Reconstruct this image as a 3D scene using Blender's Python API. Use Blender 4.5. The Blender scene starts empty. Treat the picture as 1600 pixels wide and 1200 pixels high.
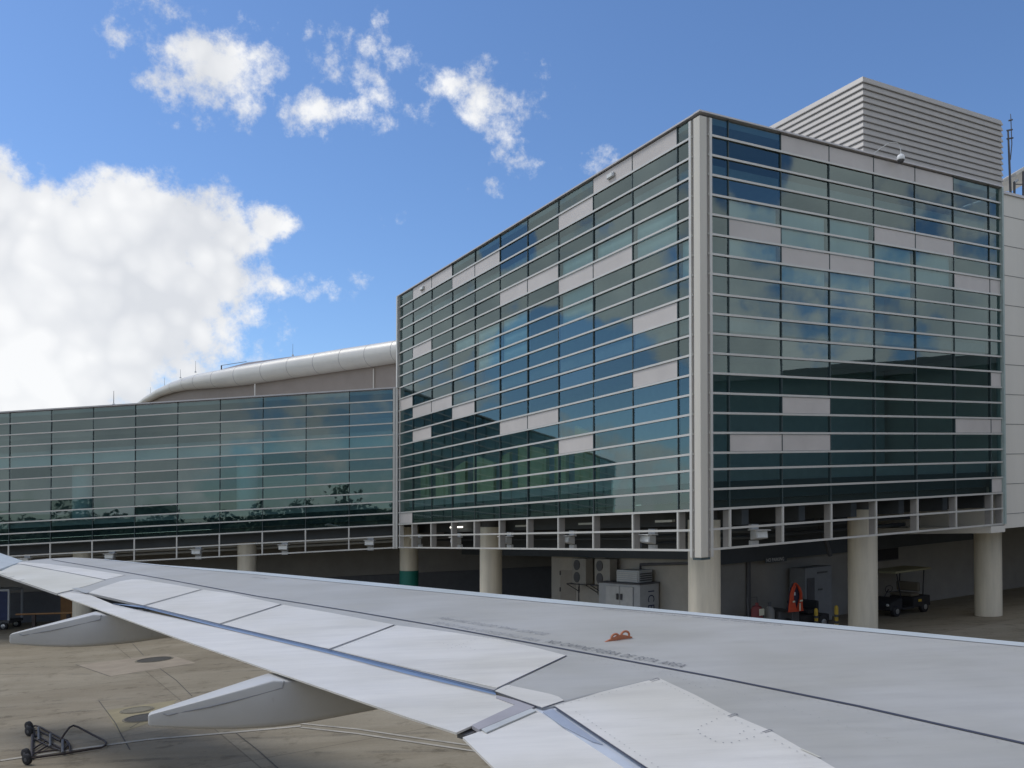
import bpy, bmesh, math, random
from math import radians as R, sin, cos, pi, atan2, asin, sqrt, hypot
from mathutils import Vector, Matrix
random.seed(7)
SC = bpy.context.scene
COL = SC.collection

# ------------------------------------------------------------------ camera
F, TH, PY = 1370.0, 0.016, 784.3          # focal length in photo pixels, pitch, principal row
EYE = 5.1                                  # the window is 5.1 m above the apron below it
cam = bpy.data.cameras.new('camera')
cam.sensor_width = 36; cam.lens = 36*F/1600
cam.shift_y = (PY-600)/1600
cam.clip_start = 0.05; cam.clip_end = 3000
co = bpy.data.objects.new('camera', cam); COL.objects.link(co)
co.location = (0, 0, EYE); co.rotation_euler = (pi/2+TH, 0, 0)
SC.camera = co

# ------------------------------------------------------------------ light
SUN_AZ, SUN_EL = R(-74), R(54)            # azimuth from +Y towards +X
def sun_dir():
    return Vector((sin(SUN_AZ)*cos(SUN_EL), cos(SUN_AZ)*cos(SUN_EL), sin(SUN_EL)))
sl = bpy.data.lights.new('sun', 'SUN'); sl.energy = 1.5; sl.angle = R(20); sl.color = (1.0, .96, .9)
so = bpy.data.objects.new('sun', sl); COL.objects.link(so)
so.rotation_euler = (-sun_dir()).to_track_quat('-Z', 'Y').to_euler()
so.location = (-40, -20, 60)

def ray(x, y):                             # photo pixel -> direction
    rx = (x-800)/F; ru = (PY-y)/F
    return Vector((rx, cos(TH)-ru*sin(TH), sin(TH)+ru*cos(TH)))

SKY_STRENGTH = 0.11
def build_world():
    w = bpy.data.worlds.new('World'); SC.world = w; w.use_nodes = True
    nt = w.node_tree; N = nt.nodes; L = nt.links; N.clear()
    def nd(t, **k):
        n = N.new(t)
        for a, b in k.items(): setattr(n, a, b)
        return n
    def m(op, a, b=None, c=None, clamp=False):
        n = nd('ShaderNodeMath', operation=op, use_clamp=clamp)
        for i, q in enumerate((a, b, c)):
            if q is None: continue
            if isinstance(q, (int, float)): n.inputs[i].default_value = q
            else: L.new(q, n.inputs[i])
        return n.outputs[0]
    out = nd('ShaderNodeOutputWorld')
    sky = nd('ShaderNodeTexSky', sky_type='NISHITA', sun_disc=False)
    sky.sun_elevation = SUN_EL; sky.sun_rotation = SUN_AZ
    sky.air_density = 1.0; sky.dust_density = .3; sky.ozone_density = 2.2
    tint = nd('ShaderNodeMix', data_type='RGBA', blend_type='MULTIPLY')
    tint.inputs[0].default_value = 1.0
    L.new(sky.outputs[0], tint.inputs[6]); tint.inputs[7].default_value = (.72, .87, 1.06, 1)
    bg = nd('ShaderNodeBackground'); bg.inputs[1].default_value = SKY_STRENGTH
    L.new(tint.outputs[2], bg.inputs[0])
    tc = nd('ShaderNodeTexCoord')
    sep = nd('ShaderNodeSeparateXYZ'); L.new(tc.outputs['Generated'], sep.inputs[0])
    # detail noises on the direction itself
    def noise(scale, detail, rough=.55, off=0.0):
        mp = nd('ShaderNodeMapping'); mp.inputs['Location'].default_value = (off, off*.7, off*.3)
        L.new(tc.outputs['Generated'], mp.inputs[0])
        n = nd('ShaderNodeTexNoise'); n.inputs['Scale'].default_value = scale
        n.inputs['Detail'].default_value = detail; n.inputs['Roughness'].default_value = rough
        L.new(mp.outputs[0], n.inputs['Vector']); return n.outputs[0]
    az = m('ARCTAN2', sep.outputs[0], sep.outputs[1])
    el = m('ARCSINE', sep.outputs[2])
    n1 = noise(7, 10, .66); n2 = noise(30, 8, .68, 3.1); n3 = noise(2.6, 5, .5, 9.0)
    blobs = [  # photo px centre, radii, weight
        (205,372,122,82,1.5),(60,388,135,80,1.5),(290,385,95,85,1.4),(150,460,220,135,1.9),(330,430,75,60,.9),
        (40,560,200,130,1.8),(200,540,160,90,1.2),(120,620,120,40,.9),(432,345,46,30,1.05),(395,385,34,40,.6),
        (-150,440,250,190,1.4),(-420,500,330,220,1.4),
        (355,115,85,58,.95),(270,135,50,32,.8),(330,140,85,52,.8),
        (560,80,72,48,.9),(530,108,60,32,.8),(490,178,58,46,.9),(605,178,74,36,.88),(730,138,70,36,.62),(548,145,60,26,.5),
        (632,328,28,26,.36),(828,262,30,26,.2),(942,250,26,26,.25),(577,428,34,20,.38),(445,452,80,26,.5),(300,18,90,24,.22),
        (762,297,24,14,.28),(120,282,60,12,.3),(830,160,60,24,.15),(240,45,40,30,.1),(345,530,46,30,.45)]
    field = None
    for (x, y, rx, ry, wt) in blobs:
        d = ray(x, y).normalized(); a0 = atan2(d.x, d.y); e0 = asin(d.z)
        ra = rx/F*1.0; re = ry/F*.95
        da = m('DIVIDE', m('SUBTRACT', az, a0), ra); de = m('DIVIDE', m('SUBTRACT', el, e0), re)
        r2 = m('ADD', m('MULTIPLY', da, da), m('MULTIPLY', de, de))
        f = m('MULTIPLY', m('SUBTRACT', 1.0, m('MULTIPLY', r2, .62)), wt)
        field = f if field is None else m('MAXIMUM', field, f)
    # scattered cumulus over the rest of the sky (outside this view), seen only as light and in the glass
    rest = m('MULTIPLY', m('SUBTRACT', n3, .43), 8.0)
    bk = nd('ShaderNodeMapRange', interpolation_type='SMOOTHSTEP'); bk.inputs['From Min'].default_value = .62; bk.inputs['From Max'].default_value = .95
    L.new(m('ABSOLUTE', m('ADD', az, .06)), bk.inputs[0])
    rest = m('SUBTRACT', m('MULTIPLY', m('ADD', rest, 2.2), bk.outputs[0]), 2.2)
    # cumulus and clear gaps to the sides and behind, which the glass faces mirror
    def mirrored(x, y, n):
        d = ray(x, y).normalized(); n = Vector((n[0], n[1], 0)).normalized(); return d-2*d.dot(n)*n
    nl, nr = (-.8612, -.508), (.508, -.8613)
    def spot(x, y, rx, ry, wt, n, cl=False):
        d = mirrored(x, y, n); a0 = atan2(d.x, d.y); e0 = asin(d.z)
        dz_ = m('SUBTRACT', az, a0); dz_ = m('SUBTRACT', dz_, m('MULTIPLY', m('ROUND', m('DIVIDE', dz_, 2*pi)), 2*pi))
        da = m('DIVIDE', dz_, rx/F); de = m('DIVIDE', m('SUBTRACT', el, e0), ry/F)
        r2 = m('ADD', m('MULTIPLY', da, da), m('MULTIPLY', de, de))
        return m('MULTIPLY', m('SUBTRACT', 1.0, m('MULTIPLY', r2, .62), clamp=cl), wt)
    for q in ((690,500,90,110,1.5,nl),(760,480,60,90,1.2,nl),(900,370,130,60,1.1,nl),(1010,300,70,60,1.1,nl),(760,590,90,40,.9,nl),
              (1330,350,150,70,1.2,nr),(1430,450,150,80,1.1,nr),(1200,510,100,80,1.0,nr)):
        rest = m('MAXIMUM', rest, spot(*q))
    for q in ((900,560,130,65,2.5,nl),(790,385,45,35,2.5,nl),(1010,630,100,60,2.0,nl),(1165,240,70,75,2.5,nr)):
        rest = m('SUBTRACT', rest, spot(*q, cl=True))
    field = m('MAXIMUM', m('MAXIMUM', field, -2.0), rest)
    fuzz = m('ADD', m('MULTIPLY', m('SUBTRACT', n1, .5), 3.4), m('MULTIPLY', m('SUBTRACT', n2, .5), 1.7))
    wob = nd('ShaderNodeTexNoise'); wob.inputs['Scale'].default_value = 12; wob.inputs['Detail'].default_value = 4
    L.new(tc.outputs['Generated'], wob.inputs['Vector'])
    def billow(scale):
        wm = nd('ShaderNodeVectorMath', operation='MULTIPLY_ADD'); wm.inputs[1].default_value = (.055, .055, .055)
        L.new(wob.outputs['Color'], wm.inputs[0]); L.new(tc.outputs['Generated'], wm.inputs[2])
        v = nd('ShaderNodeTexVoronoi', feature='SMOOTH_F1'); v.inputs['Scale'].default_value = scale; v.inputs['Smoothness'].default_value = .4
        L.new(wm.outputs[0], v.inputs['Vector']); return v.outputs['Distance']
    v1 = billow(17); v2 = billow(42)
    fuzz = m('ADD', m('MULTIPLY', fuzz, 1.08), m('ADD', m('MULTIPLY', m('SUBTRACT', .42, v1), .55), m('MULTIPLY', m('SUBTRACT', .42, v2), .40)))
    fz = m('ADD', field, fuzz)
    mr = nd('ShaderNodeMapRange', interpolation_type='SMOOTHSTEP')
    mr.inputs['From Min'].default_value = .12; mr.inputs['From Max'].default_value = .95
    L.new(fz, mr.inputs[0])
    dens = m('MULTIPLY', mr.outputs[0], .97)
    up = m('GREATER_THAN', sep.outputs[2], 0.0)
    dens = m('MULTIPLY', dens, up)
    ramp = nd('ShaderNodeValToRGB')
    ramp.color_ramp.elements[0].position = .30; ramp.color_ramp.elements[0].color = (.68, .70, .735, 1)
    ramp.color_ramp.elements[1].position = .62; ramp.color_ramp.elements[1].color = (.90, .905, .91, 1)
    rel = m('MULTIPLY', m('SUBTRACT', .42, v1), .25)
    rel = m('ADD', rel, m('MULTIPLY', m('SUBTRACT', .42, v2), .25))
    L.new(m('ADD', m('ADD', m('MULTIPLY', noise(4.5, 5, .5, 5.5), .9), .05), rel), ramp.inputs[0])
    bg2 = nd('ShaderNodeBackground'); bg2.inputs[1].default_value = .88
    L.new(ramp.outputs[0], bg2.inputs[0])
    mx = nd('ShaderNodeMixShader'); L.new(dens, mx.inputs[0]); L.new(bg.outputs[0], mx.inputs[1]); L.new(bg2.outputs[0], mx.inputs[2])
    L.new(mx.outputs[0], out.inputs[0])
build_world()
vs = SC.view_settings
vs.view_transform = 'Standard'; vs.look = 'None'; vs.exposure = 0.3; vs.gamma = 1.0
SC.cycles.max_bounces = 8; SC.cycles.transparent_max_bounces = 12; SC.cycles.glossy_bounces = 4
SC.cycles.caustics_reflective = False; SC.cycles.caustics_refractive = False
SC.cycles.use_denoising = True

# ------------------------------------------------------------------ materials
MATS = {}
def mat(name, col, rough=.6, metal=0.0, var=.08, scale=3.0, bump=0.0, spec=.4, emit=0.0, streak=False):
    if name in MATS: return MATS[name]
    m = bpy.data.materials.new(name); m.use_nodes = True
    nt = m.node_tree; N = nt.nodes; L = nt.links
    b = N['Principled BSDF']
    b.inputs['Roughness'].default_value = rough; b.inputs['Metallic'].default_value = metal
    b.inputs['Specular IOR Level'].default_value = spec
    c = (*col, 1)
    tc = N.new('ShaderNodeTexCoord'); mp = N.new('ShaderNodeMapping')
    L.new(tc.outputs['Object'], mp.inputs[0])
    if streak: mp.inputs['Scale'].default_value = (1, 1, .12)
    n = N.new('ShaderNodeTexNoise'); n.inputs['Scale'].default_value = scale; n.inputs['Detail'].default_value = 6
    n.inputs['Roughness'].default_value = .65
    L.new(mp.outputs[0], n.inputs['Vector'])
    r = N.new('ShaderNodeValToRGB')
    r.color_ramp.elements[0].position = .3; r.color_ramp.elements[1].position = .7
    r.color_ramp.elements[0].color = (*[max(0, q*(1-var)) for q in col], 1)
    r.color_ramp.elements[1].color = (*[min(1, q*(1+var)) for q in col], 1)
    L.new(n.outputs[0], r.inputs[0]); L.new(r.outputs[0], b.inputs['Base Color'])
    if bump:
        bp = N.new('ShaderNodeBump'); bp.inputs['Strength'].default_value = bump; bp.inputs['Distance'].default_value = .02
        L.new(n.outputs[0], bp.inputs['Height']); L.new(bp.outputs[0], b.inputs['Normal'])
    if emit:
        b.inputs['Emission Color'].default_value = c; b.inputs['Emission Strength'].default_value = emit
    MATS[name] = m; return m

def glass_mat(name, tintc, refl, reflc):
    m = bpy.data.materials.new(name); m.use_nodes = True
    nt = m.node_tree; N = nt.nodes; L = nt.links; N.clear()
    out = N.new('ShaderNodeOutputMaterial')
    g = N.new('ShaderNodeBsdfGlossy'); g.inputs['Roughness'].default_value = .012; g.inputs['Color'].default_value = (*reflc, 1)
    t = N.new('ShaderNodeBsdfTransparent'); t.inputs['Color'].default_value = (*tintc, 1)
    tc = N.new('ShaderNodeTexCoord')
    n = N.new('ShaderNodeTexNoise'); n.inputs['Scale'].default_value = .55; n.inputs['Detail'].default_value = 1.5
    L.new(tc.outputs['Object'], n.inputs['Vector'])
    bp = N.new('ShaderNodeBump'); bp.inputs['Strength'].default_value = .03; bp.inputs['Distance'].default_value = .1
    L.new(n.outputs[0], bp.inputs['Height']); L.new(bp.outputs[0], g.inputs['Normal'])
    lw = N.new('ShaderNodeFresnel'); lw.inputs['IOR'].default_value = 1.5
    mm = N.new('ShaderNodeMath'); mm.operation = 'MULTIPLY_ADD'; mm.use_clamp = True
    mm.inputs[1].default_value = .8; mm.inputs[2].default_value = refl
    L.new(lw.outputs[0], mm.inputs[0])
    oi = N.new('ShaderNodeObjectInfo'); m3 = N.new('ShaderNodeMath'); m3.operation = 'MULTIPLY_ADD'; m3.inputs[1].default_value = .06
    L.new(oi.outputs['Random'], m3.inputs[0]); L.new(mm.outputs[0], m3.inputs[2])
    mx = N.new('ShaderNodeMixShader'); L.new(m3.outputs[0], mx.inputs[0]); L.new(t.outputs[0], mx.inputs[1]); L.new(g.outputs[0], mx.inputs[2])
    L.new(mx.outputs[0], out.inputs[0]); MATS[name] = m; return m

M_GLASS = glass_mat('tinted_glass', (.47, .67, .70), .10, (.65, .80, .80))
M_PANEL = mat('panel_pinkgrey', (.555, .52, .49), .45, .0, .09, .45)
M_RAIL = mat('rail_silver', (.58, .57, .535), .42, .2, .05, 2.0)
M_JOINT = mat('joint_dark', (.055, .08, .085), .5, 0, .1)
M_POST = mat('post_cream', (.60, .57, .50), .5, 0, .05, 1.2, streak=True)
M_POSTG = mat('post_groove', (.36, .335, .31), .5, 0, .05)
M_COLUMN = mat('column_concrete', (.64, .59, .48), .75, 0, .14, 3.0, .4, streak=True)
M_CAP = mat('parapet_metal', (.50, .48, .48), .4, .3, .05)
M_CREAM = mat('cream_panel', (.70, .67, .60), .6, 0, .05, .8, streak=True)
M_JOINTL = mat('joint_grey', (.22, .22, .21), .7, 0, .1)
M_ROOF = mat('roof_membrane', (.42, .41, .40), .8, 0, .1, .7)
M_SLAB = mat('slab_grey', (.42, .43, .42), .8, 0, .08)
M_INNER = mat('inner_wall', (.45, .48, .46), .8, 0, .06)
M_BULK = mat('bulkhead_white', (.74, .82, .80), .8, 0, .03)
M_BLIND = mat('blind_cloth', (.80, .88, .86), .85, 0, .05, 2.0, streak=True)
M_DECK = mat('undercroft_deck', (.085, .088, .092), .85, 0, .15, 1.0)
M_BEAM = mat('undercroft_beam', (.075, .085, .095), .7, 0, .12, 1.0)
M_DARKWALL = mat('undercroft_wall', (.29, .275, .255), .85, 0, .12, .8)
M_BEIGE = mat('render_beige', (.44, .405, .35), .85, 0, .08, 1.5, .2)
M_LOUV = mat('louvre_metal', (.42, .40, .375), .5, .1, .05, 2.0)
M_TUBE = mat('fascia_white', (.63, .61, .555), .38, .1, .05, .8)
M_TUBEJ = mat('fascia_joint', (.34, .33, .32), .6)
M_HALL = mat('hall_wall', (.31, .265, .23), .8, 0, .06, 1.0, .1)
M_HALLROOF = mat('hall_roof', (.22, .19, .175), .6, .1, .08)
M_WHITE = mat('white_paint', (.78, .78, .76), .4, 0, .04)
M_GREYP = mat('grey_paint', (.48, .50, .51), .45, 0, .05)
M_DKGREY = mat('dark_grey', (.10, .10, .105), .55, 0, .12)
M_BLACK = mat('black_rubber', (.025, .025, .028), .7, 0, .1)
M_GREEN = mat('green_paint', (.015, .17, .135), .5, 0, .08)
M_YEL = mat('yellow_paint', (.62, .42, .05), .5, 0, .1)
M_ORANGE = mat('orange_cloth', (.62, .085, .035), .8, 0, .1)
M_REFLECT = mat('reflective_tape', (.80, .78, .62), .35, .2, .05)
M_RED = mat('dull_red', (.22, .05, .05), .6, 0, .15)
M_LAMPG = mat('lamp_glass', (.70, .72, .70), .15, 0, .1, spec=.7)
M_STEEL = mat('steel', (.45, .46, .47), .35, .7, .08)
M_RUST = mat('rusty_tube', (.045, .034, .032), .6, .2, .35, 8.0)
M_BLUEDK = mat('dark_blue_cover', (.035, .05, .12), .6, 0, .15)
M_BROWN = mat('brown_board', (.24, .13, .055), .7, 0, .15)
M_CANVAS = mat('cart_roof', (.30, .275, .17), .6, 0, .08)
M_SEAT = mat('seat_vinyl', (.14, .12, .09), .6, 0, .08)
M_TUBELIGHT = mat('lit_tube', (1.0, .97, .85), .4, 0, 0, emit=2.2)

def wing_mat(name, col, stain, rough):
    m = bpy.data.materials.new(name); m.use_nodes = True
    nt = m.node_tree; N = nt.nodes; L = nt.links; b = N['Principled BSDF']
    b.inputs['Roughness'].default_value = rough; b.inputs['Specular IOR Level'].default_value = .5
    tc = N.new('ShaderNodeTexCoord')
    mp = N.new('ShaderNodeMapping'); L.new(tc.outputs['Object'], mp.inputs[0])
    mp.inputs['Rotation'].default_value = (0, 0, R(-21.6)); mp.inputs['Scale'].default_value = (.35, 2.4, 1)
    n = N.new('ShaderNodeTexNoise'); n.inputs['Scale'].default_value = 2.2; n.inputs['Detail'].default_value = 8; n.inputs['Roughness'].default_value = .7
    L.new(mp.outputs[0], n.inputs['Vector'])
    n2 = N.new('ShaderNodeTexNoise'); n2.inputs['Scale'].default_value = .7; n2.inputs['Detail'].default_value = 5
    L.new(tc.outputs['Object'], n2.inputs['Vector'])
    r = N.new('ShaderNodeValToRGB'); e = r.color_ramp.elements
    e[0].position = .26; e[0].color = (*[c*(1-stain) for c in col], 1)
    e[1].position = .58; e[1].color = (*col, 1)
    L.new(n.outputs[0], r.inputs[0])
    r2 = N.new('ShaderNodeValToRGB'); e = r2.color_ramp.elements
    e[0].position = .35; e[0].color = (.88, .87, .83, 1); e[1].position = .65; e[1].color = (1, 1, 1, 1)
    L.new(n2.outputs[0], r2.inputs[0])
    mx = N.new('ShaderNodeMix'); mx.data_type = 'RGBA'; mx.blend_type = 'MULTIPLY'; mx.inputs[0].default_value = 1
    L.new(r.outputs[0], mx.inputs[6]); L.new(r2.outputs[0], mx.inputs[7]); L.new(mx.outputs[2], b.inputs['Base Color'])
    mp3 = N.new('ShaderNodeMapping'); L.new(tc.outputs['Object'], mp3.inputs[0])
    mp3.inputs['Rotation'].default_value = (0, 0, R(-21.6)); mp3.inputs['Scale'].default_value = (.5, 5, 1)
    n3 = N.new('ShaderNodeTexNoise'); n3.inputs['Scale'].default_value = 3.1; n3.inputs['Detail'].default_value = 9; n3.inputs['Roughness'].default_value = .75
    L.new(mp3.outputs[0], n3.inputs['Vector'])
    r3 = N.new('ShaderNodeValToRGB'); e = r3.color_ramp.elements
    e[0].position = .60; e[0].color = (1, 1, 1, 1); e[1].position = .74; e[1].color = (.80, .78, .73, 1)
    L.new(n3.outputs[0], r3.inputs[0])
    m3 = N.new('ShaderNodeMix'); m3.data_type = 'RGBA'; m3.blend_type = 'MULTIPLY'; m3.inputs[0].default_value = 1
    L.new(mx.outputs[2], m3.inputs[6]); L.new(r3.outputs[0], m3.inputs[7]); L.new(m3.outputs[2], b.inputs['Base Color'])
    rr = N.new('ShaderNodeMapRange'); rr.inputs[3].default_value = rough*.85; rr.inputs[4].default_value = rough*1.3
    L.new(n.outputs[0], rr.inputs[0]); L.new(rr.outputs[0], b.inputs['Roughness'])
    bp = N.new('ShaderNodeBump'); bp.inputs['Strength'].default_value = .04; bp.inputs['Distance'].default_value = .05
    L.new(n2.outputs[0], bp.inputs['Height']); L.new(bp.outputs[0], b.inputs['Normal'])
    MATS[name] = m; return m
M_WGREY = wing_mat('wing_grey', (.43, .425, .405), .12, .45)
M_WWHITE = wing_mat('wing_white', (.69, .67, .63), .15, .40)
M_WBEIGE = wing_mat('wing_offwhite', (.64, .62, .545), .12, .42)
M_WSLAT = wing_mat('wing_slat', (.55, .60, .63), .06, .32)
M_WUNDER = wing_mat('wing_under', (.42, .43, .45), .06, .45)
M_FAIR = wing_mat('fairing_grey', (.50, .50, .49), .05, .4)
M_SEAM = mat('seam_dark', (.055, .06, .085), .6)
M_SEAML = mat('seam_soft', (.27, .275, .285), .6)
M_MARK = mat('stencil_ink', (.15, .155, .17), .7, 0, .3, 30)
M_MARKL = mat('stencil_ink_faded', (.30, .305, .32), .7, 0, .3, 30)
M_SLOT = mat('slot_sky_tint', (.17, .25, .40), .35, 0, .1)  # sky mirrored in the flap slot, put into the base colour
M_FIT = mat('fitting_orange', (.42, .15, .075), .5, 0, .15, 20)

# ------------------------------------------------------------------ mesh helpers
class MB:
    def __init__(s): s.v = []; s.f = []
    def add(s, vs_, fs_):
        o = len(s.v); s.v += [tuple(q) for q in vs_]; s.f += [tuple(o+i for i in f) for f in fs_]; return s
    def hexa(s, p):            # p: 8 corners, bottom ring then top ring
        return s.add(p, [(0,3,2,1),(4,5,6,7),(0,1,5,4),(1,2,6,5),(2,3,7,6),(3,0,4,7)])
    def box(s, x0, x1, y0, y1, z0, z1, T=None):
        p = [(x0,y0,z0),(x1,y0,z0),(x1,y1,z0),(x0,y1,z0),(x0,y0,z1),(x1,y0,z1),(x1,y1,z1),(x0,y1,z1)]
        return s.hexa([T(*q) if T else q for q in p])
    def tube(s, pts, r, n=8, cap=True, closed=False):
        pts = [Vector(p) for p in pts]; rr = r if isinstance(r, (list, tuple)) else [r]*len(pts)
        rings = []; prev = None
        for i, p in enumerate(pts):
            if closed: t = pts[(i+1) % len(pts)]-pts[i-1]
            else: t = pts[min(i+1, len(pts)-1)]-pts[max(i-1, 0)]
            t.normalize()
            if prev is None:
                a = Vector((0,0,1)) if abs(t.z) < .9 else Vector((1,0,0)); prev = t.cross(a).normalized()
            x = (prev-t*prev.dot(t)).normalized(); y = t.cross(x); prev = x
            rings.append([p+(x*cos(2*pi*k/n)+y*sin(2*pi*k/n))*rr[i] for k in range(n)])
        o = len(s.v)
        for g in rings: s.v += [tuple(q) for q in g]
        m = len(rings)
        for i in range(m if closed else m-1):
            j = (i+1) % m
            for k in range(n):
                s.f.append((o+i*n+k, o+i*n+(k+1) % n, o+j*n+(k+1) % n, o+j*n+k))
        if cap and not closed:
            s.f.append(tuple(o+k for k in range(n))[::-1]); s.f.append(tuple(o+(m-1)*n+k for k in range(n)))
        return s
    def lathe(s, prof, c=(0,0,0), n=24, T=None):   # prof: (r,z)
        o = len(s.v)
        for (r, z) in prof:
            for k in range(n):
                q = (c[0]+r*cos(2*pi*k/n), c[1]+r*sin(2*pi*k/n), c[2]+z); s.v.append(T(*q) if T else q)
        for i in range(len(prof)-1):
            for k in range(n):
                s.f.append((o+i*n+k, o+i*n+(k+1) % n, o+(i+1)*n+(k+1) % n, o+(i+1)*n+k))
        s.f.append(tuple(o+k for k in range(n))[::-1]); s.f.append(tuple(o+(len(prof)-1)*n+k for k in range(n)))
        return s
    def prism(s, top, bot):
        n = len(top); o = len(s.v); s.v += [tuple(q) for q in top]+[tuple(q) for q in bot]
        s.f.append(tuple(o+i for i in range(n))); s.f.append(tuple(o+n+i for i in range(n))[::-1])
        for i in range(n): s.f.append((o+i, o+(i+1) % n, o+n+(i+1) % n, o+n+i))
        return s
    def wheel(s, c, axis, r, w, n=18):
        c = Vector(c); a = Vector(axis).normalized()
        return s.tube([c-a*w/2, c-a*w*.36, c+a*w*.36, c+a*w/2], [r*.86, r, r, r*.86], n)
    def build(s, name, material, parent=None, smooth=None, bevel=0.0, fix=True, world=True):
        me = bpy.data.meshes.new(name)
        base = Vector((0, 0, 0))
        if parent is not None and world:
            p = parent
            while p is not None: base += p.location; p = p.parent
        me.from_pydata([tuple(Vector(q)-base) for q in s.v], [], s.f); me.update()
        if fix:
            bm = bmesh.new(); bm.from_mesh(me); bmesh.ops.recalc_face_normals(bm, faces=bm.faces); bm.to_mesh(me); bm.free()
        me.materials.append(material)
        o = bpy.data.objects.new(name, me); COL.objects.link(o)
        if parent is not None: o.parent = parent
        if smooth is not None:
            for p in me.polygons: p.use_smooth = True
            mdn = o.modifiers.new('edge', 'EDGE_SPLIT'); mdn.split_angle = R(smooth)
        if bevel:
            b = o.modifiers.new('bevel', 'BEVEL'); b.width = bevel; b.segments = 2; b.limit_method = 'ANGLE'; b.angle_limit = R(40)
        return o
def tag(o, label, cat, group=None):
    o['label'] = label; o['category'] = cat
    if group: o['group'] = group
    return o
def thing(name, label, cat, loc, group=None, rot=None):
    o = bpy.data.objects.new(name, None); COL.objects.link(o); o.location = loc; o.empty_display_size = .3
    if rot: o.rotation_euler = rot
    return tag(o, label, cat, group)
def copy_tree(o, parent=None):
    c = o.copy(); COL.objects.link(c)
    if parent: c.parent = parent
    for ch in list(o.children): copy_tree(ch, c)
    return c
def structure(o): o['kind'] = 'structure'; return o
def text_mesh(txt, size=1.0, extrude=0.0, spacing=1.0, off=0.0):
    cu = bpy.data.curves.new('t', 'FONT'); cu.body = txt; cu.size = size; cu.space_character = spacing; cu.resolution_u = 3; cu.offset = off
    ob = bpy.data.objects.new('t', cu); COL.objects.link(ob)
    bpy.context.view_layer.update()
    me = bpy.data.meshes.new_from_object(ob.evaluated_get(bpy.context.evaluated_depsgraph_get()))
    vs_ = [v.co.copy() for v in me.vertices]; fs_ = [tuple(p.vertices) for p in me.polygons]
    bpy.data.objects.remove(ob); bpy.data.curves.remove(cu); bpy.data.meshes.remove(me)
    return vs_, fs_

# ------------------------------------------------------------------ site frame: the apron and the storeys rise gently to the right
K = .0533
ZG = -5.1
def S(x, y, z): return (x, y, z+K*x+EYE)
U = Vector((-.508, .861)).normalized(); V = Vector((U.y, -U.x)); O2 = Vector((5.586, 25.895))
def AB(a, b, z):
    p = O2+U*a+V*b; return S(p.x, p.y, z)
class Face:
    def __init__(s, o, d, inw): s.o = Vector(o); s.d = Vector(d).normalized(); s.n = Vector(inw).normalized()
    def P(s, t, dep, z):
        p = s.o+s.d*t+s.n*dep; return S(p.x, p.y, z)
FL = Face(O2, U, V); FR = Face(O2, V, U)
A0 = O2+U*22.6
AD = Vector((-.99831, .05813)); FA = Face(A0, AD, (.05813, .99831))
ZB = -1.31; HT = 13.0; RH = HT/21.82
ROW = [ZB+HT]
for i in range(22): ROW.append(ROW[-1]-RH*(.82 if i == 17 else 1))

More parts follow.
